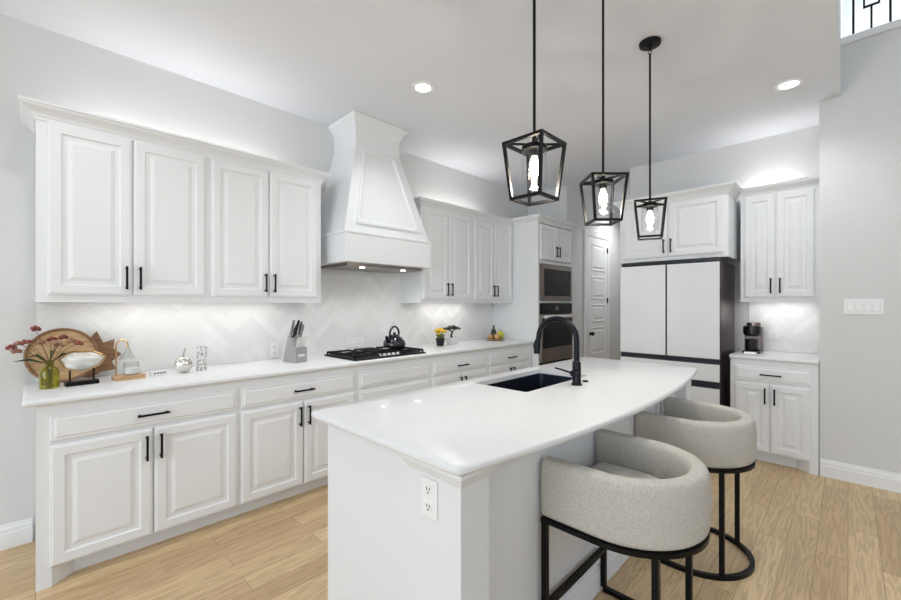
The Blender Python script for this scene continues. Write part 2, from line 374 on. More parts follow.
# loft railing
rl = thing('railing', 'black metal loft railing with square pattern above the high ledge at top right', 'railing', (XR+.05, 0, 3.4255))
bm = bmesh.new()
ys = [-.03-.0975*i for i in range(0, 30)]
obj('top_rail', B(-.025, .025, -3.0, 0.03, .92, .97, .004), M['black'], rl)
obj('bottom_rail', B(-.012, .012, -3.0, 0.03, .0, .015), M['black'], rl)
for i, y in enumerate(ys):
    if i % 2 == 0: obj('baluster', B(-.007, .007, y-.007, y+.007, .0, .92), M['black'], rl)
    else:
        bm = bmesh.new(); box(bm, -.007, .007, y-.006, y+.006, 0, .2); box(bm, -.007, .007, y-.006, y+.006, .7, .92)
        box(bm, -.007, .007, y-.045, y+.045, .2, .213); box(bm, -.007, .007, y-.045, y+.045, .687, .7)
        box(bm, -.007, .007, y-.045, y-.034, .2, .7); box(bm, -.007, .007, y+.034, y+.045, .2, .7)
        obj('baluster', bm, M['black'], rl)

# ================================================================ CABINETS
DOORP = [(0, 0), (0, .012), (.004, .016), (.009, .016), (.012, .020), (.052, .020), (.056, .013), (.062, .011), (.078, .011), (.084, .013), (.098, .018), (.10, .018)]
DRAWP = [(0, 0), (0, .010), (.005, .013), (.018, .014), (.024, .020), (.03, .020)]
def panel(x0, x1, z0, z1, prof):
    bm = bmesh.new(); nested(bm, x0, x1, z0, z1, 0, prof); return bm
def handle(x, z, L, vertical, parent, yf=-.02):
    bm = bmesh.new(); s = .0055
    if vertical:
        box(bm, x-s, x+s, yf-.034, yf-.023, z-L/2, z+L/2, .0015)
        for q in (-1, 1): box(bm, x-s*.9, x+s*.9, yf-.024, yf, z+q*(L/2-.012)-.005, z+q*(L/2-.012)+.005)
    else:
        box(bm, x-L/2, x+L/2, yf-.034, yf-.023, z-s, z+s, .0015)
        for q in (-1, 1): box(bm, x+q*(L/2-.012)-.005, x+q*(L/2-.012)+.005, yf-.024, yf, z-s*.9, z+s*.9)
    return obj('handle', bm, M['black'], parent, label='black bar pull')
def cabinet(name, label, loc, rotz, W, D, z0, z1, doors=(), drawers=(), group=None, toe=False, hl=.135, toe_feet=()):
    t = thing(name, label, 'cabinet', loc, rotz, group)
    if toe or z0 < 1: obj('body', B(0, W, 0, D, z0, z1), M['cab'], t)
    else:
        b_ = bmesh.new(); box(b_, 0, W, 0, D, z0+.025, z1); box(b_, 0, W, 0, .019, z0, z0+.025); box(b_, 0, .015, .019, D, z0, z0+.025); box(b_, W-.015, W, .019, D, z0, z0+.025)
        obj('body', b_, M['cab'], t)
    for x0, x1, a, b, side, top in doors:
        d = obj('cabinet_door', panel(x0, x1, a, b, DOORP), M['cab'], t)
        if side:
            hx = x0+.028 if side == 'L' else x1-.028
            hz = b-.03-hl/2 if top else a+.035+hl/2
            handle(hx, hz, hl, True, d)
    for x0, x1, a, b, h in drawers:
        d = obj('drawer_front', panel(x0, x1, a, b, DRAWP), M['cab'], t)
        if h: handle(h if h is not True else (x0+x1)/2, (a+b)/2, .145, False, d)
    if toe: obj('toe_kick', B(.0 if 'L' not in toe_feet else .05, W if 'R' not in toe_feet else W-.05, .075, .09, 0, z0), M['cab'], t)
    for f in toe_feet:
        bm = bmesh.new()
        p = [(0, 0), (.055, 0), (.14, .075), (.14, .09), (0, .09)] if f == 'L' else [(W, 0), (W, .09), (W-.14, .09), (W-.14, .075), (W-.055, 0)]
        prism(bm, p, 0, z0); 
        obj('foot', bm, M['cab'], t)
        bm = bmesh.new(); box(bm, 0 if f == 'L' else W-.02, .02 if f == 'L' else W, .09, D, 0, z0); obj('side_panel', bm, M['cab'], t)
    return t
YB = 2.75   # base faces on the long wall
BD = WY-YB-.002
zt = .885
def base_doors(x0, x1, mid, z=(.10, .682)): return [(x0, mid-.004, z[0], z[1], 'R', True), (mid+.004, x1, z[0], z[1], 'L', True)]
G1 = 'white base cabinets along the long wall'
cabinet('base_cabinet', 'white base cabinet at the far left end of the long run, drawer over doors', (0, YB, 0), 0, .897, BD, .095, zt, base_doors(.047, .885, .455), [(.047, .885, .70, .828, .453)], G1, True, toe_feet=('L',))
cabinet('base_cabinet', 'white base cabinet below the knife block, second from the left end of the long run', (.897, YB, 0), 0, .858, BD, .095, zt, base_doors(.010, .835, .423), [(.010, .835, .70, .828, .418)], G1, True)
cabinet('base_cabinet', 'white base cabinet with plain drawer front directly under the gas cooktop', (1.755, YB, 0), 0, .795, BD, .095, zt, (), [(.022, .768, .70, .828, False), (.022, .768, .405, .685, True), (.022, .768, .10, .39, True)], G1, True)
cabinet('base_cabinet', 'white base cabinet right of the cooktop under the yellow flowers', (2.55, YB, 0), 0, .815, BD, .095, zt, base_doors(.022, .79, .406), [(.022, .79, .70, .828, True)], G1, True)
cabinet('base_cabinet', 'white base cabinet under the fruit plate, beside the oven tower', (3.365, YB, 0), 0, .845, BD, .095, zt, base_doors(.022, .80, .41), [(.022, .80, .70, .828, True)], G1, True)

# countertop on the long wall
bm = B(-.045, 4.214, 2.714, WY-.002, .886, .914, 0)
es = [e for e in bm.edges if all(v.co.y < 2.8 for v in e.verts) or all(v.co.x < 0 for v in e.verts)]
bmesh.ops.bevel(bm, geom=es, offset=.010, segments=3, profile=.5, affect='EDGES')
tag(obj('countertop', bm, M['stone'], None, SM), 'long white stone countertop along the backsplash wall', 'countertop')

# backsplash tiles (herringbone), mesh in local (u, v) plane, thickness towards -y
def herringbone(name, regions, place, struct_name):
    Wt, n = .062, 4
    bm = bmesh.new()
    def tile(u0, v0, wu, wv):
        g = .0012; t = [random.uniform(-.0009, .0009) for _ in range(4)]
        P = [(u0+g, v0+g), (u0+wu-g, v0+g), (u0+wu-g, v0+wv-g), (u0+g, v0+wv-g)]
        c, s = math.cos(PI/4), math.sin(PI/4)
        def R(p, y): return bm.verts.new((p[0]*c-p[1]*s, y, p[0]*s+p[1]*c))
        lo = [R(p, -.001) for p in P]
        i_ = .0015; Q = [(P[0][0]+i_, P[0][1]+i_), (P[1][0]-i_, P[1][1]+i_), (P[2][0]-i_, P[2][1]-i_), (P[3][0]+i_, P[3][1]-i_)]
        hi = [R(p, -.0055+t[j]*.6) for j, p in enumerate(Q)]
        mi = random.choice((1, 1, 2, 3, 3))
        for f in [bm.faces.new(hi)]+[bm.faces.new((lo[j], lo[(j+1) % 4], hi[(j+1) % 4], hi[j])) for j in range(4)]: f.material_index = mi
    umin = min(r[0] for r in regions); umax = max(r[1] for r in regions); vmin = min(r[2] for r in regions); vmax = max(r[3] for r in regions)
    R_ = int(1.6*(max(abs(umax), abs(umin))+vmax)/Wt)+4
    c = math.cos(PI/4)
    for x in range(-R_, R_):
        for y in range(-R_, R_):
            s = (x-y) % (2*n)
            if s not in (0, 2*n-1): continue
            px, py = x*Wt, y*Wt
            uc, vc = (px-py)*c, (px+py)*c
            if uc < umin-.3 or uc > umax+.3 or vc < vmin-.3 or vc > vmax+.3: continue
            if s == 0: tile(px, py, n*Wt, Wt)
            else: tile(px, py, Wt, n*Wt)
    out = bmesh.new(); tmp = bpy.data.meshes.new('t')
    for (u0, u1, v0, v1) in regions:
        b2 = bm.copy()
        for co, no in (((u0, 0, 0), (-1, 0, 0)), ((u1, 0, 0), (1, 0, 0)), ((0, 0, v0), (0, 0, -1)), ((0, 0, v1), (0, 0, 1))):
            bmesh.ops.bisect_plane(b2, geom=b2.verts[:]+b2.edges[:]+b2.faces[:], plane_co=co, plane_no=no, clear_outer=True)
        box(b2, u0, u1, -.005, -.0005, v0, v1)
        b2.to_mesh(tmp); b2.free(); out.from_mesh(tmp)
    bm.free(); bpy.data.meshes.remove(tmp)
    bmesh.ops.transform(out, matrix=place, verts=out.verts)
    me = bpy.data.meshes.new(name); out.to_mesh(me); out.free()
    for k_ in ('grout', 'tileA', 'tileB', 'tileC'): me.materials.append(M[k_])
    o = bpy.data.objects.new(name, me); COL.objects.link(o); o['kind'] = 'structure'
    return o
herringbone('trim_3', [(.005, 1.6, .9145, 1.374), (1.6, 2.68, .9145, 1.75), (2.68, 4.22, .9145, 1.374)], Matrix.Translation((0, WY, 0)), '')
herringbone('trim_4', [(.0, .533, .9145, 1.384)], Matrix.Translation((XF, .7, 0)) @ Matrix.Rotation(-PI/2, 4, 'Z'), '')

# wall cabinets left of the hood
YU = 3.04; UD = WY-YU-.002
G2 = 'white wall cabinets along the long wall'
def up_doors(W, a=1.415, b=2.335, m=.028): return [(m, W/2-.004, a, b, 'R', False), (W/2+.004, W-m, a, b, 'L', False)]
cabinet('wall_cabinet', 'white two-door wall cabinet at the left end, above the vase of dried flowers', (0, YU, 0), 0, .80, UD, 1.375, 2.36, [(.044, .40, 1.415, 2.335, 'R', False), (.408, .784, 1.415, 2.335, 'L', False)], (), G2)
cabinet('wall_cabinet', 'white two-door wall cabinet directly left of the range hood', (.80, YU, 0), 0, .81, UD, 1.375, 2.36, [(.02, .392, 1.415, 2.335, 'R', False), (.40, .775, 1.415, 2.335, 'L', False)], (), G2)
cabinet('wall_cabinet', 'white two-door wall cabinet directly right of the range hood', (2.68, YU, 0), 0, .78, UD, 1.375, 2.36, [(.03, .378, 1.415, 2.335, 'R', False), (.386, .75, 1.415, 2.335, 'L', False)], (), G2)
cabinet('wall_cabinet', 'white two-door wall cabinet beside the oven tower', (3.46, YU, 0), 0, .762, UD, 1.375, 2.36, [(.03, .378, 1.415, 2.335, 'R', False), (.386, .74, 1.415, 2.335, 'L', False)], (), G2)
CROWN = [(0, 0), (.006, 0), (.006, .012), (.012, .018), (.018, .03), (.034, .046), (.048, .054), (.054, .060), (.054, .066), (.062, .070), (.062, .082), (0, .082)]
def crown(path, z, label):
    bm = bmesh.new(); sweep(bm, path, CROWN, z)
    # top cover
    return tag(obj('crown_molding', bm, M['cab']), label, 'molding')
crown([(0, WY-.002), (0, YU), (1.61, YU), (1.61, WY-.002)], 2.335, 'white crown molding on top of the cabinets left of the hood')
crown([(2.68, WY-.002), (2.68, YU), (4.222, YU)], 2.335, 'white crown molding on top of the cabinets between hood and oven tower')

# coffee niche and refrigerator wall
GX = 'white cabinets on the refrigerator wall'
cabinet('base_cabinet', 'white base cabinet with black pulls in the niche under the coffee maker', (4.355, .752, 0), -PI/2, .585, XF-4.355-.002, .095, zt, [(.035, .277, .105, .682, 'R', True), (.285, .54, .105, .682, 'L', True)], [(.035, .54, .70, .828, True)], GX, True, toe_feet=('R',))
bm = B(4.325, XF-.002, .165, .758, .886, .914); es = [e for e in bm.edges if all(v.co.x < 4.4 for v in e.verts)]
bmesh.ops.bevel(bm, geom=es, offset=.010, segments=3, profile=.5, affect='EDGES')
tag(obj('countertop', bm, M['stone'], None, SM), 'short white stone countertop under the coffee maker beside the refrigerator', 'countertop')
cabinet('wall_cabinet', 'white two-door wall cabinet above the coffee maker', (4.60, .715, 0), -PI/2, .549, XF-4.60-.002, 1.385, 2.38, [(.03, .253, 1.425, 2.345, 'R', False), (.261, .515, 1.425, 2.345, 'L', False)], (), GX)
cabinet('wall_cabinet', 'white two-door cabinet above the white refrigerator', (4.31, 1.715, 0), -PI/2, .955, XF-4.31-.002, 1.79, 2.38, [(.035, .46, 1.825, 2.345, 'R', False), (.468, .925, 1.825, 2.345, 'L', False)], (), GX)
crown([(XF-.002, 1.715), (4.31, 1.715), (4.31, .76), (4.66, .76)], 2.352, 'white crown molding on top of the cabinet over the refrigerator')
crown([(4.60, .694), (4.60, .168)], 2.345, 'white crown molding on top of the cabinet over the coffee maker')

t = thing('tray', 'flat dark tray lying on top of the wall cabinet above the coffee maker', 'tray', (4.70, .33, 2.4271))
bm = bmesh.new(); prism(bm, [(-.10, -.10), (.10, -.10), (.10, .10), (-.10, .10)], 0, .006)
sweep(bm, [(-.1, -.1), (-.1, .1), (.1, .1), (.1, -.1)], [(0, 0), (.012, .018), (.008, .02), (-.004, .005)], 0, True)
obj('dish', bm, M['black'], t)

fc_ = [o for o in COL.objects if o.get('label') == 'white two-door cabinet above the white refrigerator'][0]
obj('side_panel', B(0, .023, .05, XF-4.31-.002, 0, 1.789), M['cab'], fc_)
# refrigerator: local frame, front -y, rotated
fr = thing('refrigerator', 'white glass-front four-door refrigerator with dark trim', 'refrigerator', (4.285, 1.682, 0), -PI/2)
FW = .875
obj('body', B(.005, FW-.003, 0, .60, .03, 1.755, .004), M['fridgebody'], fr)
obj('plinth', B(.03, FW-.03, .02, .58, 0, .03), M['fridgetrim'], fr)
hw = FW/2
for x0, x1, z0, z1, nm in ((0, hw-.004, .872, 1.745, 'refrigerator_door'), (hw+.004, FW, .872, 1.745, 'refrigerator_door'), (0, FW, .668, .828, 'drawer_front'), (0, FW, .06, .612, 'drawer_front')):
    d = obj(nm, B(x0, x1, -.055, -.002, z0, z1, .003), M['fridgetrim'], fr)
    obj('glass_panel', B(x0+.003, x1-.003, -.060, -.0555, z0+.003, z1-.003, .001), M['fridgeglass'], d, label='glossy white glass face')
obj('handle_recess', B(.004, FW-.004, -.045, -.002, .830, .870), M['fridgetrim'], fr)
obj('handle_recess', B(.004, FW-.004, -.045, -.002, .614, .666), M['fridgetrim'], fr)
obj('top_trim', B(.005, FW-.003, -.035, .1, 1.7555, 1.775), M['fridgetrim'], fr)

# ================================================================ RANGE HOOD
hd = thing('range_hood', 'white tapered wooden range hood between the wall cabinets', 'range hood', (2.145, WY, 0))
def ring(bm, hwid, dep, z):   # rectangle ring: front at y=-dep, back at y=-.002
    return [bm.verts.new(p) for p in ((-hwid, -.002, z), (-hwid, -dep, z), (hwid, -dep, z), (hwid, -.002, z))]
def loft(bm, secs):
    rs = [ring(bm, *s) for s in secs]
    for a, b in zip(rs, rs[1:]):
        for k_ in range(4): bm.faces.new((a[k_], a[(k_+1) % 4], b[(k_+1) % 4], b[k_]))
    bm.faces.new(rs[0]); bm.faces.new(rs[-1][::-1])
bm = bmesh.new(); loft(bm, [(.447, .54, 1.955), (.235, .365, 2.735), (.235, .365, 2.87)])
body = obj('hood_body', bm, M['cab'], hd)
bm = bmesh.new(); loft(bm, [(.236, .366, 2.865), (.236, .366, 2.872), (.242, .372, 2.885), (.262, .392, 2.925), (.286, .422, 2.95), (.291, .432, 2.965), (.291, .432, 2.978)])
obj('crown', bm, M['cab'], hd)
bm = bmesh.new(); loft(bm, [(.452, .56, 1.70), (.456, .565, 1.705), (.456, .565, 1.925), (.462, .571, 1.932), (.462, .571, 1.945), (.450, .548, 1.956)])
obj('apron', bm, M['cab'], hd)
obj('filter', B(-.40, .40, -.50, -.06, 1.675, 1.699), M['steel'], hd)
for x_ in (-.22, .22):
    bm = bmesh.new(); tube(bm, [(x_, -.44, 1.674), (x_, -.44, 1.669)], .02, 14); obj('hood_light', bm, M['lens'], hd)
    d = bpy.data.lights.new('hood_lamp', 'SPOT'); d.energy = 3.2; d.spot_size = math.radians(150); d.spot_blend = .9; d.shadow_soft_size = .03; d.color = (1, .98, .95)
    l = bpy.data.objects.new('hood_lamp', d); COL.objects.link(l); l.parent = hd; l.location = (x_, -.44, 1.66)
# picture-frame molding on the tapered face
def fp(s, t_):  # s in -1..1 across, t_ 0..1 up the taper, just above the face
    z = 1.955+t_*.78; hwid = .447-.212*t_; dep = .54-.175*t_
    return Vector((s*hwid, -dep, z))
nrm = Vector((0, -.78, -.175)).normalized()
bm = bmesh.new()
outer = [(-.78, .09), (.78, .09), (.70, .965), (-.70, .965)]; inner = [(-.69, .135), (.69, .135), (.55, .92), (-.55, .92)]
mid = [((a[0]+b[0])/2, (a[1]+b[1])/2) for a, b in zip(outer, inner)]
R0 = [bm.verts.new(fp(*p)) for p in outer]; R1 = [bm.verts.new(fp(*p)+nrm*.016) for p in outer]
R15 = [bm.verts.new(fp(*p)+nrm*.017) for p in mid]; R2 = [bm.verts.new(fp(*p)+nrm*.007) for p in inner]; R3 = [bm.verts.new(fp(*p)) for p in inner]
for a, b in ((R0, R1), (R1, R15), (R15, R2), (R2, R3)):
    for k_ in range(4): bm.faces.new((a[k_], a[(k_+1) % 4], b[(k_+1) % 4], b[k_]))
obj('panel_molding', bm, M['cab'], hd)

# ================================================================ OVEN TOWER
YT = 2.662
tw = thing('oven_tower', 'tall white oven tower cabinet at the end of the long counter', 'cabinet', (4.224, YT, 0))
TW = .83; TD = WY-YT-.002
bm = bmesh.new()
box(bm, 0, .03, 0, TD, 0, 2.38); box(bm, TW-.03, TW, 0, TD, 0, 2.38); box(bm, .03, TW-.03, TD-.02, TD, 0, 2.38)
box(bm, .03, TW-.03, 0, TD-.02, 2.35, 2.38); box(bm, .03, TW-.03, 0, TD-.02, 1.862, 1.895); box(bm, .03, TW-.03, 0, TD-.02, 1.378, 1.402); box(bm, .03, TW-.03, 0, TD-.02, .60, .62)
box(bm, .03, TW-.03, 0, .02, .1, .60)
obj('body', bm, M['cab'], tw)
for x0, x1, s in ((.035, .408, 'R'), (.416, .795, 'L')):
    d = obj('cabinet_door', panel(x0, x1, 1.905, 2.335, DOORP), M['cab'], tw)
    handle(x1-.028 if s == 'R' else x0+.028, 2.02, .135, True, d)
bm = bmesh.new(); box(bm, .03, TW-.03, .0201, TD-.03, 1.896, 2.349)
obj('inner_shelf', bm, M['cab'], tw)
d = obj('drawer_front', panel(.035, .795, .30, .58, DRAWP), M['cab'], tw); handle(.415, .50, .145, False, d)
d = obj('drawer_front', panel(.035, .795, .11, .29, DRAWP), M['cab'], tw); handle(.415, .22, .145, False, d)
obj('toe_kick', B(.03, TW-.03, .075, .09, 0, .1), M['cab'], tw)
crown([(4.224, WY-.002), (4.224, YT), (5.054, YT)], 2.352, 'white crown molding on top of the oven tower')
mw = thing('microwave', 'built-in stainless microwave above the wall oven', 'microwave', (4.224+.035, YT, 1.404))
A = TW-.07
obj('body', B(.01, A-.01, .002, .42, .004, .45), M['fridgebody'], mw)
obj('frame', (lambda b: (box(b, 0, A, -.02, 0, 0, .06), box(b, 0, A, -.02, 0, .395, .452), box(b, 0, .07, -.02, 0, .06, .395), box(b, A-.03, A, -.02, 0, .06, .395), b)[-1])(bmesh.new()), M['steel'], mw)
obj('door_glass', B(.07, A-.15, -.014, 0, .06, .395), M['blackglass'], mw)
obj('control_panel', B(A-.149, A-.03, -.013, 0, .06, .395), M['blackglass'], mw)
ov = thing('wall_oven', 'built-in wall oven with black glass door and steel trim below the microwave', 'oven', (4.224+.032, YT, .624))
A = TW-.064
obj('body', B(.01, A-.01, .002, .55, .005, .745), M['fridgebody'], ov)
obj('control_panel', B(0, A, -.022, 0, .62, .75), M['blackglass'], ov)
obj('display', B(A/2-.05, A/2+.03, -.024, -.0222, .665, .71), M['steel'], ov)
obj('door', B(0, A, -.03, 0, .03, .612, .003), M['steel'], ov)
obj('door_glass', B(.035, A-.015, -.034, -.0305, .20, .555, .001), M['blackglass'], ov)
bm = bmesh.new(); tube(bm, [(.03, -.07, .585), (A-.03, -.07, .585)], .017, 12)
for x_ in (.05, A-.05): box(bm, x_-.01, x_+.01, -.065, -.03, .575, .597)
obj('handle', bm, M['steelb'], ov, SM)
obj('bottom_trim', B(0, A, -.02, 0, 0, .025), M['blackglass'], ov)

# ================================================================ ISLAND
IX0, IX1, IY0, IY1 = .872, 3.225, .86, 1.585
isl = thing('kitchen_island', 'white kitchen island with corner pilasters and paneled seating side', 'kitchen island', ((IX0+IX1)/2, (IY0+IY1)/2, 0))
ox, oy = isl.location.x, isl.location.y
def ib(bm): return xf(bm, Matrix.Translation((-ox, -oy, 0)))
bm = bmesh.new()   # hollow body so that the sink can sit in it
box(bm, IX0, IX0+.02, IY0, IY1, 0, .886); box(bm, IX1-.02, IX1, IY0, IY1, 0, .886)
box(bm, IX0+.02, IX1-.02, IY0, IY0+.02, 0, .886); box(bm, IX0+.02, IX1-.02, IY1-.02, IY1, .1, .886); box(bm, IX0+.02, IX1-.02, IY1-.09, IY1-.075, 0, .1)
obj('body', ib(bm), M['isl'], isl)
for px0, px1 in ((IX0-.02, IX0+.108), (IX1-.108, IX1+.02)):
    bm = B(px0, px1, .792, IY0+.17, 0, .834)
    obj('pilaster', ib(bm), M['isl'], isl)
    bm = bmesh.new()
    CAP = [(0, 0), (.004, 0), (.006, .007), (.013, .014), (.015, .021), (.022, .028), (.027, .038), (.027, .049), (0, .049)]
    sweep(bm, [(px0, IY0+.17), (px0, .792), (px1, .792), (px1, IY0-.001)] if px0 < 1 else [(px0, IY0-.001), (px0, .792), (px1, .792), (px1, IY0+.17)], CAP, .8365)
    box(bm, px0, px1, .792, IY0+.17, .8345, .886)
    obj('pilaster_capital', ib(bm), M['isl'], isl)
bm = bmesh.new()
for x_ in (1.885, 2.30, 2.72): box(bm, x_-.018, x_+.018, IY0-.016, IY0, .135, .886)
for a, b in ((.985, 1.867), (1.903, 2.282), (2.318, 2.702), (2.738, 3.09)): box(bm, a, b, IY0-.012, IY0, .83, .886)
obj('batten', ib(bm), M['isl'], isl)
bm = bmesh.new(); sweep(bm, [(IX0+.109, IY0), (IX1-.109, IY0)], BB); obj('baseboard', ib(bm), M['isl'], isl)
bm = bmesh.new(); sweep(bm, [(IX0, IY1), (IX0, IY0+.141)], BB)
# working side doors
n_ = 5; wseg = (IX1-IX0-.04)/n_
for i in range(n_):
    b2 = panel(-wseg/2+.008, wseg/2-.008, .11, .84, DOORP)
    xf(b2, Matrix.Translation((IX0+.02+wseg*(i+.5)-ox, IY1-oy, 0)) @ Matrix.Rotation(PI, 4, 'Z'))
    d = obj('cabinet_door', b2, M['isl'], isl)
bm.free()
# island top with bowed seating edge and sink cut-out
cx_, ch = (.81+3.295)/2, (3.295-.81)/2
def edge_y(x): return .765-.115*(1-((x-cx_)/ch)**2)
r_ = .03
outer = []
for k_ in range(41):
    x_ = .81+r_*.6+(3.295-.81-r_*1.2)*k_/40; outer.append((x_, edge_y(x_)))
outer[0] = (.81+r_*.35, outer[0][1]+.004); outer[-1] = (3.295-r_*.35, outer[-1][1]+.004)
outer += [(3.295, .79), (3.295, 1.60), (3.285, 1.62), (3.268, 1.625), (.828, 1.628), (.815, 1.622), (.81, 1.60), (.81, .79)]
SX0, SX1, SY0, SY1 = 1.755, 2.45, 1.175, 1.53
def rrect(x0, x1, y0, y1, r, n=4):
    out = []
    for cx, cy, a0 in ((x1-r, y1-r, 0), (x0+r, y1-r, PI/2), (x0+r, y0+r, PI), (x1-r, y0+r, 1.5*PI)):
        for k_ in range(n+1): a = a0+PI/2*k_/n; out.append((cx+r*math.cos(a), cy+r*math.sin(a)))
    return out
hole = rrect(SX0, SX1, SY0, SY1, .02)
bm = bmesh.new()
def loopedges(pts, z):
    v = [bm.verts.new((*p, z)) for p in pts]; return v, [bm.edges.new((v[i], v[(i+1) % len(v)])) for i in range(len(v))]
def inset(pts, d):
    out = []; n = len(pts)
    for i in range(n):
        a, b, c = Vector(pts[i-1]), Vector(pts[i]), Vector(pts[(i+1) % n])
        d1, d2 = (b-a).normalized(), (c-b).normalized(); n1, n2 = Vector((-d1.y, d1.x)), Vector((-d2.y, d2.x))
        m_ = (n1+n2)/max(.5, 1+n1.dot(n2)); out.append(tuple(b+m_*d))
    return out
levels = [(.009, .8865), (.003, .889), (0, .895), (0, .905), (.003, .911), (.009, .914)]
loops = [[bm.verts.new((*p, z)) for p in inset(outer, d)] for d, z in levels]
hl = [[bm.verts.new((*p, z)) for p in hole] for z in (.8865, .914)]
for a, b in zip(loops, loops[1:]):
    n = len(a)
    for i in range(n): bm.faces.new((a[i], a[(i+1) % n], b[(i+1) % n], b[i]))
n = len(hole)
for i in range(n): bm.faces.new((hl[0][i], hl[0][(i+1) % n], hl[1][(i+1) % n], hl[1][i]))
for lp, h_ in ((loops[0], hl[0]), (loops[-1], hl[1])):
    es = [bm.edges.get((lp[i], lp[(i+1) % len(lp)])) for i in range(len(lp))]+[bm.edges.get((h_[i], h_[(i+1) % n])) for i in range(n)]
    bmesh.ops.triangle_fill(bm, use_beauty=True, use_dissolve=False, edges=es)
tag(obj('island_countertop', bm, M['stone'], None, math.radians(50)), 'white stone island top with a bowed seating edge and sink cutout', 'countertop')
# sink
bm = bmesh.new()
so, si = rrect(SX0-.012, SX1+.012, SY0-.012, SY1+.012, .03), rrect(SX0+.002, SX1-.002, SY0+.002, SY1-.002, .025)
sib = rrect(SX0+.012, SX1-.012, SY0+.012, SY1-.012, .03)
L0 = [bm.verts.new((*p, .885)) for p in so]; L1 = [bm.verts.new((*p, .885)) for p in si]; L2 = [bm.verts.new((*p, .68)) for p in sib]
L3 = [bm.verts.new((*p, .66)) for p in so]
for a, b in ((L0, L1), (L1, L2), (L3, L0)):
    for i in range(n): bm.faces.new((a[i], a[(i+1) % n], b[(i+1) % n], b[i]))
bm.faces.new(L2); bm.faces.new(L3[::-1])
sk = thing('sink', 'dark undermount sink in the island top', 'sink', ((SX0+SX1)/2, (SY0+SY1)/2, .66))
obj('basin', xf(bm, Matrix.Translation(-sk.location)), M['sink'], sk)
bm = bmesh.new(); lathe(bm, [(0, .021), (.045, .021), (.045, .024), (.03, .022), (0, .022)], 20); obj('drain', bm, M['steel'], sk)
# faucet
fc = thing('faucet', 'matte black gooseneck faucet standing at the island sink', 'faucet', (2.112, 1.082, .914), .06)
bm = bmesh.new(); lathe(bm, [(.030, 0), (.030, .006), (.025, .012), (.0235, .02), (.0235, .125), (.021, .13), (.017, .134)], 24); obj('base', bm, M['faucet'], fc, SM)
pts = [(0, 0, .13), (0, 0, .25)]; Rr = .118
for k_ in range(1, 17): a = PI*k_/16; pts.append((0, Rr-Rr*math.cos(a), .25+Rr*math.sin(a)))
pts.append((0, 2*Rr+.005, .235))
bm = bmesh.new(); tube(bm, pts, .0155, 16); obj('spout', bm, M['faucet'], fc, SM)
bm = bmesh.new(); tube(bm, [(0, 2*Rr+.005, .2345), (0, 2*Rr+.008, .225), (0, 2*Rr+.012, .165), (0, 2*Rr+.012, .155)], [.0165, .019, .019, .017], 16)
box(bm, -.006, .006, 2*Rr+.028, 2*Rr+.034, .185, .215); obj('spray_head', bm, M['faucet'], fc, SM)
bm = bmesh.new(); tube(bm, [(-.015, 0, .07), (-.05, .0, .07)], .018, 14); tube(bm, [(-.045, .005, .07), (-.055, .06, .085), (-.06, .10, .092)], [.006, .005, .0045], 8)
obj('lever', bm, M['faucet'], fc, SM)
bm = bmesh.new(); lathe(bm, [(.017, 0), (.017, .004), (.012, .008), (.0, .008)], 16)
o = obj('air_switch_button', bm, M['black'], None, SM); o.location = (2.235, 1.09, .914); tag(o, 'small round black button on the island top right of the faucet', 'button')

# ================================================================ OUTLETS AND SWITCHES
def wall_plate(label, cat, loc, rotz, w, h, kind, n=1, name='wall_outlet'):
    t_ = thing(name, label, cat, loc, rotz)
    obj('cover_plate', B(-w/2, w/2, -.006, -.0005, -h/2, h/2, .002), M['plate'], t_)
    if kind == 'outlet_v':
        for s in (-1, 1):
            bm_ = bmesh.new(); tube(bm_, [(0, -.006, s*.026), (0, -.0085, s*.026)], .016, 16)
            r1 = obj('receptacle', bm_, M['plate'], t_, SM)
            bm_ = bmesh.new()
            for q in (-.006, .006): box(bm_, q-.0012, q+.0012, -.0095, -.0087, s*.026-.001, s*.026+.009)
            tube(bm_, [(0, -.0087, s*.026-.008), (0, -.0095, s*.026-.008)], .003, 8)
            obj('slot', bm_, M['slot'], r1)
    elif kind == 'outlet_h':
        for s in range(n):
            u = (s-(n-1)/2)*.046
            r1 = obj('receptacle', B(u-.017, u+.017, -.0075, -.006, -.03, .03), M['plate'], t_)
            bm_ = bmesh.new()
            for z_ in (-.015, .015):
                for q in (-.006, .006): box(bm_, u+q-.001, u+q+.001, -.0082, -.0076, z_-.004, z_+.004)
            obj('slot', bm_, M['slot'], r1)
    else:
        for s in range(n):
            u = (s-(n-1)/2)*.046
            obj('gap_shade', B(u-.0195, u+.0195, -.0064, -.0061, -.0365, .0365), M['wall'], t_)  # grey sheet paints the shaded gap around each rocker
            bm_ = bmesh.new(); prism(bm_, [(-.0065, -.033), (-.011, -.033), (-.0068, .033), (-.0065, .033)], u-.0165, u+.0165, 'x')
            obj('switch', bm_, M['plate'], t_)
    return t_
wall_plate('white duplex outlet on the end pilaster of the island', 'outlet', (IX0-.02, .922, .768), -PI/2, .072, .118, 'outlet_v')
wall_plate('white four-gang light switch plate on the right wall', 'light switch', (XR, -.083, 1.345), -PI/2, .212, .117, 'sw', 4, 'switch_plate')
wall_plate('white outlet on the backsplash left of the knife block', 'outlet', (1.367, WY-.008, .99), 0, .075, .115, 'outlet_v')
wall_plate('white double outlet on the backsplash behind the cooktop', 'outlet', (2.13, WY-.008, 1.0), 0, .19, .085, 'outlet_h', 3)
wall_plate('white outlet on the backsplash beside the coffee maker', 'outlet', (XF-.008, .505, 1.06), -PI/2, .115, .075, 'outlet_h', 1)

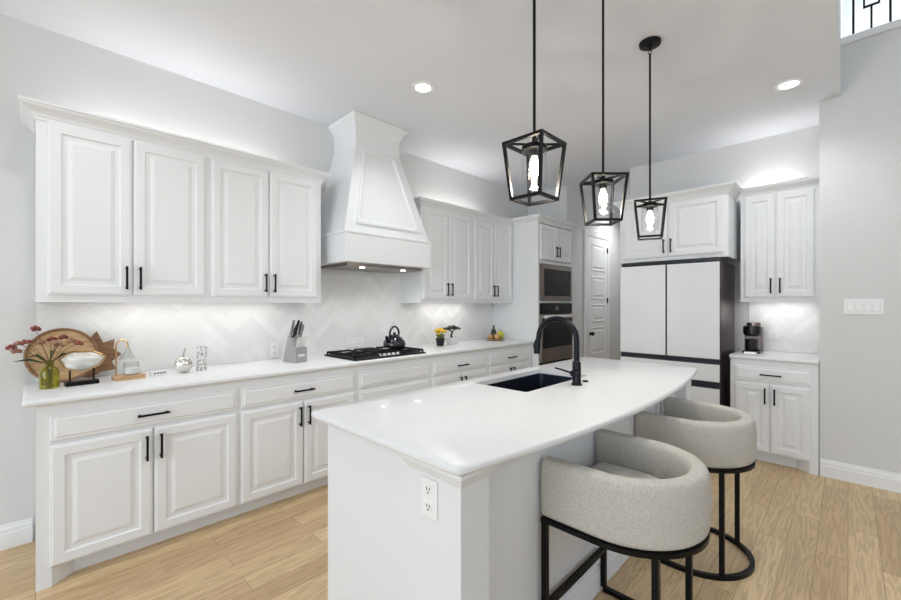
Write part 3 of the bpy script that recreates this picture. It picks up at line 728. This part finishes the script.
# ================================================================ COOKTOP
ck = thing('cooktop', 'black gas cooktop with cast iron grates set in the counter', 'cooktop', (2.13, 3.01, .914))
obj('tray', B(-.375, .375, -.245, .245, .0005, .012, .004), M['iron'], ck)
for gx in (-.245, 0, .245):
    bm = bmesh.new(); x0, x1 = gx-.118, gx+.118; y0, y1 = (-.225, .225) if gx else (-.12, .225)
    zt_ = .042
    for a in (x0, x1-.01): box(bm, a, a+.01, y0, y1, zt_-.018, zt_-.010)
    for a in (y0, y1-.01, (y0+y1)/2-.005): box(bm, x0, x1, a, a+.01, zt_-.018, zt_-.010)
    for q in range(1, 8):
        a = x0+(x1-x0)*q/8; 
        if gx: box(bm, a-.003, a+.003, y0, y0+.095, zt_-.01, zt_); box(bm, a-.003, a+.003, y1-.095, y1, zt_-.01, zt_); box(bm, a-.003, a+.003, -.04, .04, zt_-.01, zt_)
        else: box(bm, a-.003, a+.003, y0, y1, zt_-.01, zt_)
    if gx:
        for q in range(0, 9):
            yq = y0+.02+(y1-y0-.04)*q/8; xo = x0-.006 if gx < 0 else x1-.05
            box(bm, xo, xo+.056, yq-.003, yq+.003, zt_-.012, zt_)
    for a in (x0, x1-.01):
        for c_ in (y0, y1-.01): box(bm, a, a+.01, c_, c_+.01, .0125, zt_-.018)
    obj('grate', bm, M['iron'], ck)
for bx, by in ((-.245, -.11), (-.245, .11), (0, .05), (.245, -.11), (.245, .11)):
    bm = bmesh.new(); lathe(bm, [(.045, .0125), (.045, .018), (.032, .02), (.032, .026), (0, .026)], 20, (bx, by, 0)); obj('burner', bm, M['iron'], ck, SM)
for i in range(5):
    bm = bmesh.new(); lathe(bm, [(.018, .0125), (.018, .016), (.014, .018), (.013, .03), (0, .03)], 16, ((i-2)*.048, -.185, 0)); obj('knob', bm, M['steelb'], ck, SM)
# kettle
kt = thing('kettle', 'dark enamel tea kettle standing on the right rear of the cooktop', 'kettle', (2.385, 3.08, .9565), .3)
kt.scale = (1.2, 1.2, 1.05)
bm = bmesh.new(); lathe(bm, [(0, 0), (.078, 0), (.088, .008), (.09, .03), (.084, .055), (.068, .082), (.046, .098), (.04, .102), (.0, .102)], 28); obj('body', bm, M['enamel'], kt, SM)
bm = bmesh.new(); lathe(bm, [(.041, .1025), (.036, .112), (.012, .117), (.01, .124), (.014, .132), (0, .136)], 20); obj('lid', bm, M['enamel'], kt, SM)
bm = bmesh.new(); tube(bm, [(-.07, 0, .055), (-.095, 0, .082), (-.108, 0, .105)], [.02, .014, .011], 12); obj('spout', bm, M['enamel'], kt, SM)
bm = bmesh.new(); tube(bm, [(-.055, 0, .088)]+[(-.062*math.cos(PI*k_/12), 0, .115+.07*math.sin(PI*k_/12)) for k_ in range(13)]+[(.055, 0, .088)], .0085, 10); obj('handle', bm, M['blackpot'], kt, SM)

# ================================================================ BAR STOOLS
def upath(a, front, n=24):
    pts = [(-a, front), (-a, front*.5), (-a, .02)]
    for k_ in range(1, n): t_ = PI*k_/n; pts.append((-a*math.cos(t_), -a*math.sin(t_)))
    return pts+[(a, .02), (a, front*.5), (a, front)]
def stool(label, loc, rz):
    t_ = thing('bar_stool', label, 'bar stool', loc, rz, 'bar stools at the island')
    F = .205
    # shell
    prof = []
    for k_ in range(36):
        a = 2*PI*k_/36; c, s = math.cos(a), math.sin(a)
        u = .034*math.copysign(abs(c)**.5, c); z = .113*math.copysign(abs(s)**(.30 if s > 0 else .24), s)
        if c > 0: u += .006*math.cos(max(-1, min(1, z/.113))*PI/2)   # outer bulge
        if s < -.5 and c > 0: u -= .01*(-s-.5)
        prof.append((u, z+.659))
    bm = bmesh.new()
    sweepable = upath(.241, F, 30)
    # round the arm ends by shrinking the section
    pts = [Vector(p) for p in sweepable]; rings = []
    def ringat(p, nvec, s, dz=1):
        return [bm.verts.new((p.x+nvec.x*u*s, p.y+nvec.y*u*s, .659+(z-.659)*dz)) for u, z in prof]
    n = len(pts)
    for i, p in enumerate(pts):
        d = ((pts[min(i+1, n-1)]-pts[max(i-1, 0)])).normalized(); nv = Vector((d.y, -d.x)) * -1
        nv = nv if nv.dot(p) > 0 or p.length < .01 else -nv
        if i in (0, n-1):
            nv = Vector((math.copysign(1, p.x), 0))
        rings.append((p, nv, 1, 1))
    a0, a1 = rings[0], rings[-1]
    ext0 = [(Vector((a0[0].x, a0[0].y+.020)), a0[1], .6, .95), (Vector((a0[0].x, a0[0].y+.015)), a0[1], .88, .985)]
    ext1 = [(Vector((a1[0].x, a1[0].y+.015)), a1[1], .88, .985), (Vector((a1[0].x, a1[0].y+.020)), a1[1], .6, .95)]
    rv = [ringat(*r) for r in ext0+rings+ext1]
    for a, b in zip(rv, rv[1:]):
        k2 = len(a)
        for j in range(k2): bm.faces.new((a[j], a[(j+1) % k2], b[(j+1) % k2], b[j]))
    bm.faces.new(rv[0][::-1]); bm.faces.new(rv[-1])
    obj('backrest', bm, M['fabric'], t_, True)
    # seat cushion
    bm = bmesh.new(); sp = upath(.198, .20, 20); sp = [(x, y) for x, y in sp]
    lv = [(.006, .56), (0, .57), (0, .615), (.006, .635), (.02, .648), (.045, .655)]
    lo_ = [[bm.verts.new((x*(1-d/.2), (y-.02)*(1-d/.2)+.02, z)) for x, y in sp] for d, z in lv]
    for a, b in zip(lo_, lo_[1:]):
        for j in range(len(a)): bm.faces.new((a[j], a[(j+1) % len(a)], b[(j+1) % len(a)], b[j]))
    bm.faces.new(lo_[0][::-1]); bm.faces.new(lo_[-1])
    obj('seat', bm, M['fabric'], t_, SM)
    sq = lambda w_, h0, h1: [(-w_, h0), (w_, h0), (w_, h1), (-w_, h1)]
    bm = bmesh.new(); sweep(bm, upath(.262, .21, 30), sq(.013, .530, .546), 0, True); obj('seat_frame', bm, M['black'], t_)
    bm = bmesh.new(); up = upath(.262, .21, 30); sweep(bm, up, sq(.011, 0, .022)); obj('base_ring', bm, M['black'], t_)
    s_ = .011
    for lx, ly in ((-.262, .21), (.262, .21), (-.196, -.168), (.196, -.168)):
        obj('leg', B(lx-s_, lx+s_, ly-s_, ly+s_, .0221, .5299), M['black'], t_)
    obj('footrest', B(-.251, .251, .21-s_, .21+s_, .19, .212), M['black'], t_)
    return t_
stool('nearest grey upholstered barrel-back bar stool with black metal frame, front of the island', (1.632, .622, 0), 0)
stool('farther grey upholstered barrel-back bar stool, closer to the refrigerator', (2.578, .615, 0), 0)

# ================================================================ PENDANTS
def lantern(label, x, y, rz):
    t_ = thing('pendant_light', label, 'pendant light', (x, y, ZC), rz, 'lantern pendants over the island')
    bm = bmesh.new(); lathe(bm, [(0, -.001), (.06, -.001), (.063, -.008), (.06, -.02), (.02, -.026), (.012, -.034), (0, -.034)], 28); obj('canopy', bm, M['black'], t_, SM)
    zt_, zb = 1.99-ZC, 1.775-ZC
    bm = bmesh.new(); tube(bm, [(0, 0, -.03), (0, 0, -.05)], .008, 10)
    for k_ in range(2):
        b2 = bmesh.new(); bmesh.ops.create_cone(b2, segments=10, radius1=.001, radius2=.001, depth=.001); b2.free()
    tube(bm, [(0, .010*math.cos(a), -.062+.010*math.sin(a)) for a in [2*PI*q/12 for q in range(13)]], .0022, 6)
    tube(bm, [(0, 0, -.072), (0, 0, zt_+.03)], .0058, 10); tube(bm, [(0, 0, zt_+.03), (0, 0, zt_-.005)], [.008, .012], 10)
    obj('rod', bm, M['black'], t_, SM)
    a, b = .084, .063; s = .0058
    bm = bmesh.new()
    for h, q in ((zt_, a), (zb, b)):
        sweep(bm, [(-q, -q), (-q, q), (q, q), (q, -q)], [(-s, -s), (s, -s), (s, s), (-s, s)], h, True)
    for sx in (-1, 1):
        for sy in (-1, 1):
            p0, p1 = Vector((sx*a, sy*a, zt_)), Vector((sx*b, sy*b, zb))
            vs0 = [bm.verts.new(p0+Vector((u*s, v*s, 0))) for u, v in ((-1, -1), (1, -1), (1, 1), (-1, 1))]
            vs1 = [bm.verts.new(p1+Vector((u*s, v*s, 0))) for u, v in ((-1, -1), (1, -1), (1, 1), (-1, 1))]
            for j in range(4): bm.faces.new((vs0[j], vs0[(j+1) % 4], vs1[(j+1) % 4], vs1[j]))
            tube(bm, [(sx*a, sy*a, zt_), (0, 0, zt_-.002)], .005, 6)
    obj('cage', bm, M['black'], t_)
    bm = bmesh.new(); lathe(bm, [(.012, -.006), (.046, -.008), (.049, -.012), (.049, -.026), (.022, -.028), (.018, -.05), (0, -.05)], 24, (0, 0, zt_)); obj('socket', bm, M['black'], t_, SM)
    bm = bmesh.new(); n = 28
    A_, B_ = [[bm.verts.new((.047*math.cos(2*PI*k_/n), .047*math.sin(2*PI*k_/n), z1)) for k_ in range(n)] for z1 in (zt_-.02, zt_-.168)]
    for k_ in range(n): bm.faces.new((A_[k_], A_[(k_+1) % n], B_[(k_+1) % n], B_[k_]))
    tube(bm, [(.047*math.cos(2*PI*k_/n), .047*math.sin(2*PI*k_/n), zt_-.168) for k_ in range(n+1)], .0012, 6, False)
    obj('glass_shade', bm, M['glass'], t_, SM)
    bm = bmesh.new(); lathe(bm, [(0, -.051), (.009, -.052), (.012, -.06), (.018, -.08), (.020, -.10), (.015, -.12), (0, -.132)], 16, (0, 0, zt_)); obj('bulb', bm, M['bulb'], t_, SM)
    d = bpy.data.lights.new('bulb_light', 'POINT'); d.energy = 3.6; d.color = (1, .92, .8); d.shadow_soft_size = .015
    l = bpy.data.objects.new('bulb_light', d); COL.objects.link(l); l.parent = t_; l.location = (0, 0, zt_-.145)
    return t_
lantern('nearest black lantern pendant, leftmost of the three over the island', 1.362, .875, 0)
lantern('middle black lantern pendant of the three over the island', 1.985, .875, PI/4)
lantern('farthest black lantern pendant, rightmost, hanging before the refrigerator', 2.649, .872, math.radians(20))

# ================================================================ RECESSED LIGHTS
def downlight(label, x, y, power=17):
    t_ = thing('recessed_light', label, 'ceiling light', (x, y, ZC), 0, 'recessed ceiling lights')
    bm = bmesh.new(); lathe(bm, [(.055, -.004), (.058, -.009), (.082, -.007), (.085, -.0005), (.055, -.0005)], 32); obj('trim_ring', bm, M['plate'], t_, SM)
    bm = bmesh.new(); lathe(bm, [(0, -.006), (.0545, -.006), (.0545, -.002), (0, -.002)], 28); obj('lens', bm, M['lens'], t_)
    d = bpy.data.lights.new('downlight', 'SPOT'); d.energy = power; d.spot_size = math.radians(140); d.spot_blend = .9; d.shadow_soft_size = .06; d.color = (.98, .985, 1)
    l = bpy.data.objects.new('downlight', d); COL.objects.link(l); l.parent = t_; l.location = (0, 0, -.02)
downlight('round recessed ceiling light left of the pendants, nearer the range hood', 2.017, 2.26)
downlight('round recessed ceiling light at the right, in front of the coffee niche', 3.868, .31)
downlight('added recessed fill light above the left end of the counter, behind the view', .1, 2.26)  # unseen lamp, added to brighten the left of the kitchen
downlight('added recessed fill light near the left wall far behind the view', -1.8, 2.26)  # added out of view for more light on cabinets and ceiling
downlight('added recessed fill light behind the view, away from the counter', -1.8, .45)  # another unseen lamp added as general fill
downlight('added hidden recessed fill light in the hall beyond the refrigerator', 6.3, 2.3, 36)  # added behind the refrigerator wall to lift the dark hall
downlight('added recessed fill light above the near stool, just out of view', 1.95, .33, 10)  # added above the frame to light the cabinet fronts from overhead

# LED strips under and on top of the wall cabinets
def led(label, x0, x1, y, z, up, power, alongy=False):
    Ln = x1-x0
    t_ = thing('light_strip', label, 'light strip', ((x0+x1)/2, y, z) if not alongy else (y, (x0+x1)/2, z), PI/2 if alongy else 0, 'cabinet light strips')
    obj('housing', B(-Ln/2, Ln/2, -.012, .012, 0 if up else -.008, .008 if up else 0), M['plate'], t_)
    obj('diffuser', B(-Ln/2+.01, Ln/2-.01, -.009, .009, .0081 if up else -.0095, .0095 if up else -.0081), M['led'], t_)
    d = bpy.data.lights.new('strip_light', 'AREA'); d.shape = 'RECTANGLE'; d.size = Ln; d.size_y = .02; d.energy = power; d.color = (1, .98, .96)
    l = bpy.data.objects.new('strip_light', d); COL.objects.link(l); l.parent = t_; l.location = (0, 0, .012 if up else -.012)
    if up: l.rotation_euler = (PI, 0, 0)
led('light strip under the wall cabinets left of the hood', .25, 1.35, 3.22, 1.3995, False, .38)
led('light strip under the wall cabinets right of the hood', 2.95, 3.65, 3.22, 1.3995, False, .42)
led('light strip on top of the wall cabinets left of the hood', .15, 1.4, 3.26, 2.3605, True, 1.2)
led('light strip on top of the wall cabinets right of the hood', 2.95, 3.9, 3.26, 2.3605, True, 1.2)
led('light strip under the wall cabinet in the coffee niche', .25, .65, 4.80, 1.4095, False, .3, True)
led('light strip on top of the cabinets beside the refrigerator', .35, .70, 4.84, 2.3805, True, 1.0, True)

# ================================================================ COUNTER ITEMS
ZT = .9142
# round wooden board leaning on the backsplash
def lean(loc, tilt, rz=0):
    return Matrix.Translation(loc) @ Matrix.Rotation(rz, 4, 'Z') @ Matrix.Rotation(-tilt, 4, 'X')
rb = thing('wooden_tray', 'round rimmed wooden tray leaning on the backsplash behind the vase', 'tray', (.11, 3.225, ZT))
R_ = .15
bm = bmesh.new(); n = 40
prism(bm, [(R_*math.cos(2*PI*k_/n), R_+R_*math.sin(2*PI*k_/n)) for k_ in range(n)], 0, .012, 'y')
xf(bm, Matrix.Rotation(-.2, 4, 'X')); obj('base', bm, M['wood'], rb, SM)
bm = bmesh.new(); pr = []
tube(bm, [(R_*math.cos(2*PI*k_/n), 0, R_+R_*math.sin(2*PI*k_/n)) for k_ in range(n+1)], .008, 8, False)
xf(bm, Matrix.Rotation(-.2, 4, 'X')); xf(bm, Matrix.Translation((0, -.002, .009))); obj('rim', bm, M['woodd'], rb, SM)
for o_ in rb.children: o_.location.z = .003 if o_.name.startswith('base') else 0
lf = thing('leaf_board', 'brown leaf-shaped wooden board leaning behind the round tray', 'board', (.235, 3.292, ZT))
bm = bmesh.new()
lp = [(0, 0), (.05, .03), (.12, .04), (.10, .09), (.15, .13), (.11, .17), (.115, .23), (.06, .21), (.03, .285), (-.01, .23), (-.06, .27), (-.07, .2), (-.13, .2), (-.1, .14), (-.15, .1), (-.09, .07), (-.08, .02)]
prism(bm, lp, 0, .012, 'y'); xf(bm, Matrix.Rotation(-.12, 4, 'X')); xf(bm, Matrix.Translation((0, 0, .002)))
obj('board', bm, M['woodd'], lf)
# vase with dried flowers
vz = thing('vase', 'small green glass vase at the left end of the counter holding dried flowers', 'vase', (.052, 3.06, ZT))
vz.scale = (.86, .86, 1)
bm = bmesh.new(); lathe(bm, [(0, 0), (.042, 0), (.046, .006), (.047, .085), (.04, .105), (.022, .118), (.02, .14), (.024, .148), (.020, .149), (.017, .14), (.018, .118), (.036, .102), (.043, .084), (.042, .008), (0, .006)], 28)
obj('glass_body', bm, M['greenglass'], vz, SM)
fl = thing('dried_flowers', 'bunch of dried dusty red and tan flowers standing in the green vase', 'flowers', (.052, 3.06, ZT+.01))
rnd = random.Random(3)
heads = [(-.16, .0, .22, 'R'), (-.13, .03, .235, 'P'), (-.10, -.03, .245, 'R'), (-.06, .02, .31, 'R'), (-.04, -.02, .24, 'P'), (.01, .03, .25, 'R'), (.03, -.03, .235, 'P'), (.06, .02, .26, 'R'), (.10, .0, .24, 'P'), (-.14, -.03, .20, 'P'), (.04, .0, .22, 'P'), (.13, -.01, .225, 'R')]
for hx, hy_, hz, c in heads:
    hx *= .88
    bm = bmesh.new(); k0 = rnd.uniform(-.008, .008)
    tube(bm, [(k0, 0, .012), (k0*.6+hx*.08, hy_*.1, .13), (hx*.55, hy_*.6, .17+(hz-.17)*.45), (hx, hy_, hz)], .0016, 5)
    st = obj('stem', bm, M['stem'], fl)
    bm = bmesh.new()
    for q in range(9):
        a = 2.4*q; rr = .011*math.sqrt(q/9)*1.6
        sphere(bm, (hx+rr*math.cos(a), hy_+rr*math.sin(a), hz+.006-rr*.5+rnd.uniform(-.004, .004)), .0095, (1, 1, 1), 6)
    obj('bloom', bm, M['bloomR' if c == 'R' else 'bloomP'], st)
bm = bmesh.new()
for hx, hz in ((-.13, .15), (.09, .17), (.02, .19), (-.08, .17)):
    tube(bm, [(0, 0, .12), (hx*.6, .01, hz), (hx, .0, hz-.005)], [.001, .008, .001], 6)
obj('leaf', bm, M['dkleaf'], fl)
# shell sculpture on a black stand
sc = thing('shell_sculpture', 'pearly oval shell sculpture on a small black stand', 'sculpture', (.182, 3.07, ZT), .1)
obj('base', B(-.07, .07, -.03, .03, 0, .022, .002), M['black'], sc)
for x_ in (-.05, .05): obj('post', B(x_-.004, x_+.004, -.004, .004, .0221, .096), M['black'], sc)
bm = bmesh.new(); bmesh.ops.create_uvsphere(bm, u_segments=32, v_segments=16, radius=1)
for v in bm.verts:
    x_, y_, z_ = v.co; a = math.atan2(z_, x_); wob = 1+.06*math.sin(3*a+.5)+.04*math.sin(7*a)
    v.co = Vector((x_*.092*wob, y_*.03, z_*.055*wob+.135))
obj('shell', bm, M['pearl'], sc, True)
bm = bmesh.new()
tube(bm, [((math.cos(2*PI*k_/40))*.092*(1+.06*math.sin(6*PI*k_/40+.5)+.04*math.sin(14*PI*k_/40)), -.012, math.sin(2*PI*k_/40)*.055*(1+.06*math.sin(6*PI*k_/40+.5)+.04*math.sin(14*PI*k_/40))+.135) for k_ in range(41)], .004, 6, False)
obj('gold_edge', bm, M['gold'], sc, SM)
# candle warmer stand
cw = thing('candle_stand', 'wooden-based stand with curved brass hook and glass bell over a white candle', 'lamp', (.395, 3.10, ZT), .1)
obj('base', B(-.075, .07, -.05, .05, 0, .025, .003), M['wood'], cw)
bm = bmesh.new(); tube(bm, [(-.062, 0, .0255), (-.062, 0, .208)]+[(-.062+.028-.028*math.cos(PI*k_/10), 0, .208+.028*math.sin(PI*k_/10)) for k_ in range(1, 11)]+[(-.006, 0, .185)], .0045, 8); obj('hook', bm, M['gold'], cw, SM)
bm = bmesh.new(); lathe(bm, [(.012, .185), (.014, .172), (.022, .15), (.04, .125), (.042, .12), (.0405, .12), (.021, .148), (.012, .17), (.01, .184)], 24, (-.006, 0, 0)); obj('glass_shade', bm, M['glass'], cw, SM)
bm = bmesh.new(); lathe(bm, [(0, .0255), (.036, .0255), (.038, .03), (.038, .10), (.036, .10), (.036, .032), (0, .03)], 24, (.01, 0, 0)); obj('candle_glass', bm, M['glass'], cw, SM)
bm = bmesh.new(); lathe(bm, [(0, .0325), (.0345, .0325), (.0345, .065), (0, .065)], 24, (.01, 0, 0)); obj('candle', bm, M['wax'], cw, SM)
# small card with a row of black dots
cd = thing('card_block', 'small white block with a row of black dots lying on the counter', 'card', (.545, 3.12, ZT), .15)
obj('block', B(-.045, .045, -.012, .012, 0, .03, .002), M['paper'], cd)
bm = bmesh.new()
for q in range(4): box(bm, -.028+q*.017, -.018+q*.017, -.0128, -.0122, .012, .02)
obj('marking', bm, M['slot'], cd)
# silver pumpkin
pk = thing('glass_pumpkin', 'silver mercury glass pumpkin on the counter', 'ornament', (.68, 3.12, ZT))
pk.scale = (.92, .92, 1.3)
bm = bmesh.new(); n = 48
rings = []
for i in range(13):
    ph = PI*i/12; r = math.sin(ph)*.055; z = .042-.042*math.cos(ph)
    rings.append([bm.verts.new((r*(1-.10*(1-abs(math.sin(4*2*PI*k_/n))))*math.cos(2*PI*k_/n), r*(1-.10*(1-abs(math.sin(4*2*PI*k_/n))))*math.sin(2*PI*k_/n), z)) for k_ in range(n)] if 0 < i < 12 else [bm.verts.new((0, 0, z-(.008 if i == 12 else 0)))])
for a, b in zip(rings, rings[1:]):
    for k_ in range(n):
        k2 = (k_+1) % n
        if len(a) == 1: bm.faces.new((a[0], b[k2], b[k_]))
        elif len(b) == 1: bm.faces.new((a[k_], a[k2], b[0]))
        else: bm.faces.new((a[k_], a[k2], b[k2], b[k_]))
obj('body', bm, M['mercury'], pk, True)
bm = bmesh.new(); tube(bm, [(0, 0, .072), (.002, 0, .10), (.012, 0, .125)], [.009, .006, .004], 8); obj('stem', bm, M['mercury'], pk, SM)
# patterned vase
bm = bmesh.new(); lathe(bm, [(0, 0), (.033, 0), (.035, .004), (.030, .06), (.034, .125), (.035, .14), (.031, .14), (.029, .12), (.026, .06), (0, .02)], 24)
o = tag(obj('patterned_vase', bm, M['pattern'], None, SM), 'small white and grey patterned vase beside the silver pumpkin', 'vase'); o.location = (.79, 3.14, ZT); o.scale = (.95, .95, 1.15)

# knife block
kb = thing('knife_block', 'grey knife block full of knives beside the cooktop', 'knife block', (1.42, 3.09, ZT), .2)
bm = bmesh.new(); prism(bm, [(-.078, 0), (.085, 0), (.02, .205), (-.038, .175), (-.05, .12), (-.078, .112)], -.05, .05, 'x'); obj('block', bm, M['knifeblock'], kb)
obj('badge', B(-.03, .03, -.0795, -.0782, .045, .065), M['steelb'], kb)
dirv = Vector((0, -.33, .94)).normalized()
def knife(x_, y_, z_, L_, m_, w_=.008):
    k = thing('knife', 'x', 'knife')
    bm_ = bmesh.new(); p0 = Vector((x_, y_, z_))
    tube(bm_, [p0, p0+dirv*.006], w_*.8, 8); o_ = obj('bolster', bm_, M['steelb'], k, SM)
    bm_ = bmesh.new(); tube(bm_, [p0+dirv*.0062, p0+dirv*L_*.3, p0+dirv*L_*.7, p0+dirv*L_], [w_, w_*.85, w_*1.1, w_*.9], 8); obj('handle', bm_, m_, k, SM)
    k.location = kb.location; k.rotation_euler = kb.rotation_euler; return k
ki = 0
KL = ['steel-handled steak knife in the front row of the knife block', 'large knife with grey handle in the upper slots of the knife block', 'black-handled kitchen shears in the knife block']
for q in range(6):
    k = knife(-.037+q*.0148, -.064, .119, .085, M['steelb'], .0046); k['label'] = KL[0]; k['group'] = 'steak knives in the knife block'
for x_, y_, L_, m_ in ((-.036, .008, .13, 'handlegrey'), (-.014, -.006, .10, 'blackpot'), (.008, .008, .13, 'blackpot'), (.034, .006, .12, 'handlegrey'), (-.036, -.022, .09, 'blackpot'), (.030, -.024, .11, 'handlegrey')):
    k = knife(x_, y_, .175+(y_+.038)*.517+.003, L_, M[m_], .0095)
    k['label'] = 'large grey-handled knife in the rear slots of the knife block' if m_ == 'handlegrey' else 'large black-handled knife in the rear slots of the knife block'
    k['group'] = 'large grey knives in the block' if m_ == 'handlegrey' else 'large black knives in the block'

# yellow flowers in a black pot
yp = thing('flower_pot', 'small black pot of yellow flowers on the counter right of the cooktop', 'potted plant', (3.05, 3.14, ZT))
yp.scale = (1.12, 1.12, 1.05)
bm = bmesh.new(); lathe(bm, [(0, 0), (.034, 0), (.044, .075), (.045, .08), (.039, .08), (.037, .06), (0, .058)], 20); obj('pot', bm, M['blackpot'], yp, SM)
bm = bmesh.new()
for q in range(26):
    a = rnd.uniform(0, 2*PI); r = rnd.uniform(.005, .05); z = rnd.uniform(.10, .15)
    tube(bm, [(r*.3*math.cos(a), r*.3*math.sin(a), .06), (r*.7*math.cos(a), r*.7*math.sin(a), (z+.06)/2+.01), (r*math.cos(a), r*math.sin(a), z)], [.002, .009, .001], 5)
obj('leaves', bm, M['leaf'], yp, kind='stuff')
for q in range(14):
    a = 2.4*q; r = .055*math.sqrt(q/14); c = Vector((r*math.cos(a), r*math.sin(a), .185-.9*r+rnd.uniform(-.012, .012)))
    bm = bmesh.new()
    for j in range(7):
        b_ = 2*PI*j/7; sphere(bm, c+Vector((.010*math.cos(b_), .010*math.sin(b_), 0)), .011, (1, 1, .9), 6)
    sphere(bm, c+Vector((0, 0, .004)), .008, (1, 1, .7), 6)
    obj('bloom', bm, M['yellow'], yp)
# bonsai
bs = thing('bonsai', 'small bonsai tree in a white pot beside the yellow flowers', 'potted plant', (3.26, 3.17, ZT))
bs.scale = (1.3, 1.3, 1.12)
bm = bmesh.new(); prism(bm, [(-.048, -.035), (.048, -.035), (.048, .035), (-.048, .035)], .006, .06)
for v in bm.verts:
    if v.co.z < .03: v.co.x *= .85; v.co.y *= .85
box(bm, -.052, .052, -.039, .039, .0601, .068); box(bm, -.035, .035, -.024, .024, 0, .0059); obj('pot', bm, M['ceramic'], bs)
bm = bmesh.new(); tube(bm, [(0, 0, .068), (-.008, 0, .09), (.006, 0, .115), (.0, 0, .14)], [.010, .008, .007, .004], 8)
tube(bm, [(.003, 0, .11), (.03, .01, .135), (.055, .01, .145)], [.005, .004, .003], 6); tube(bm, [(0, 0, .12), (-.03, -.01, .14), (-.06, 0, .15)], [.005, .004, .003], 6)
obj('trunk', bm, M['bark'], bs, SM)
bm = bmesh.new()
for cx, cz, rx in ((-.055, .155, .038), (0, .175, .045), (.055, .155, .042), (-.02, .165, .03), (.025, .165, .03)):
    for q in range(22):
        a = rnd.uniform(0, 2*PI); r = rx*math.sqrt(rnd.random())
        sphere(bm, (cx+r*math.cos(a), .7*r*math.sin(a), cz+rnd.uniform(-.008, .012)), rnd.uniform(.006, .01), (1, 1, .8), 5)
obj('foliage', bm, M['dkleaf'], bs, kind='stuff')
# plate with fruit
pl = thing('plate', 'round wooden plate near the oven tower holding fruit', 'plate', (4.00, 3.13, ZT))
bm = bmesh.new(); lathe(bm, [(0, 0), (.07, 0), (.10, .008), (.125, .018), (.122, .021), (.09, .013), (0, .011)], 32); obj('dish', bm, M['wood'], pl, SM)
def fruit(name, label, loc, r, m_, s=(1, 1, 1)):
    t_ = thing(name, label, 'fruit', loc)
    bm_ = bmesh.new(); sphere(bm_, (0, 0, r*s[2]), r, s, 18); obj('flesh', bm_, m_, t_, True)
    bm_ = bmesh.new(); tube(bm_, [(0, 0, 2*r*s[2]-.004), (.003, 0, 2*r*s[2]+.012)], .002, 5); obj('stem', bm_, M['bark'], t_)
z_ = ZT+.0135
fruit('pear', 'yellow-green pear on the wooden plate', (4.055, 3.10, z_), .042, M['lemon'], (1, 1, 1.25))
fruit('peach', 'tan round fruit at the left on the wooden plate', (3.96, 3.08, z_), .038, M['peach'])
fruit('peach', 'small tan fruit at the back left of the wooden plate', (3.94, 3.165, z_), .032, M['peach'])
bm = bmesh.new(); lathe(bm, [(0, 0), (.03, 0), (.033, .01), (.033, .09), (.022, .12), (.011, .135), (.011, .165), (.013, .17), (0, .17)], 20)
o = tag(obj('bottle', bm, M['darkgreen'], None, SM), 'dark green bottle at the back of the wooden plate', 'bottle'); o.location = (4.03, 3.185, z_)

# coffee maker in the niche (front faces -X)
cm = thing('coffee_maker', 'black and bronze single-serve coffee maker in the niche beside the refrigerator', 'coffee maker', (4.68, .635, ZT), -PI/2)
cm.scale = (1.15, 1.1, 1.15)
obj('base', B(-.055, .06, -.10, .10, 0, .02, .004), M['coffee'], cm)
obj('column', B(-.055, .06, .0, .10, .0201, .205, .006), M['bronze'], cm)
bm = bmesh.new(); lathe(bm, [(0, .135), (.045, .135), (.058, .15), (.06, .20), (.056, .215), (0, .22)], 24, (0, -.035, 0)); obj('brew_head', bm, M['coffee'], cm, SM)
bm = bmesh.new(); lathe(bm, [(0, .0215), (.03, .0215), (.036, .03), (.036, .11), (.033, .11), (.033, .03), (0, .028)], 20, (-.005, -.05, 0)); obj('cup', bm, M['coffee'], cm, SM)
obj('drip_tray', B(-.04, .04, -.135, -.101, 0, .014, .003), M['steelb'], cm)
bm = bmesh.new(); lathe(bm, [(0, .2055), (.045, .2055), (.048, .225), (.045, .24), (0, .242)], 24, (0, .045, 0)); obj('water_lid', bm, M['steel'], cm, SM)
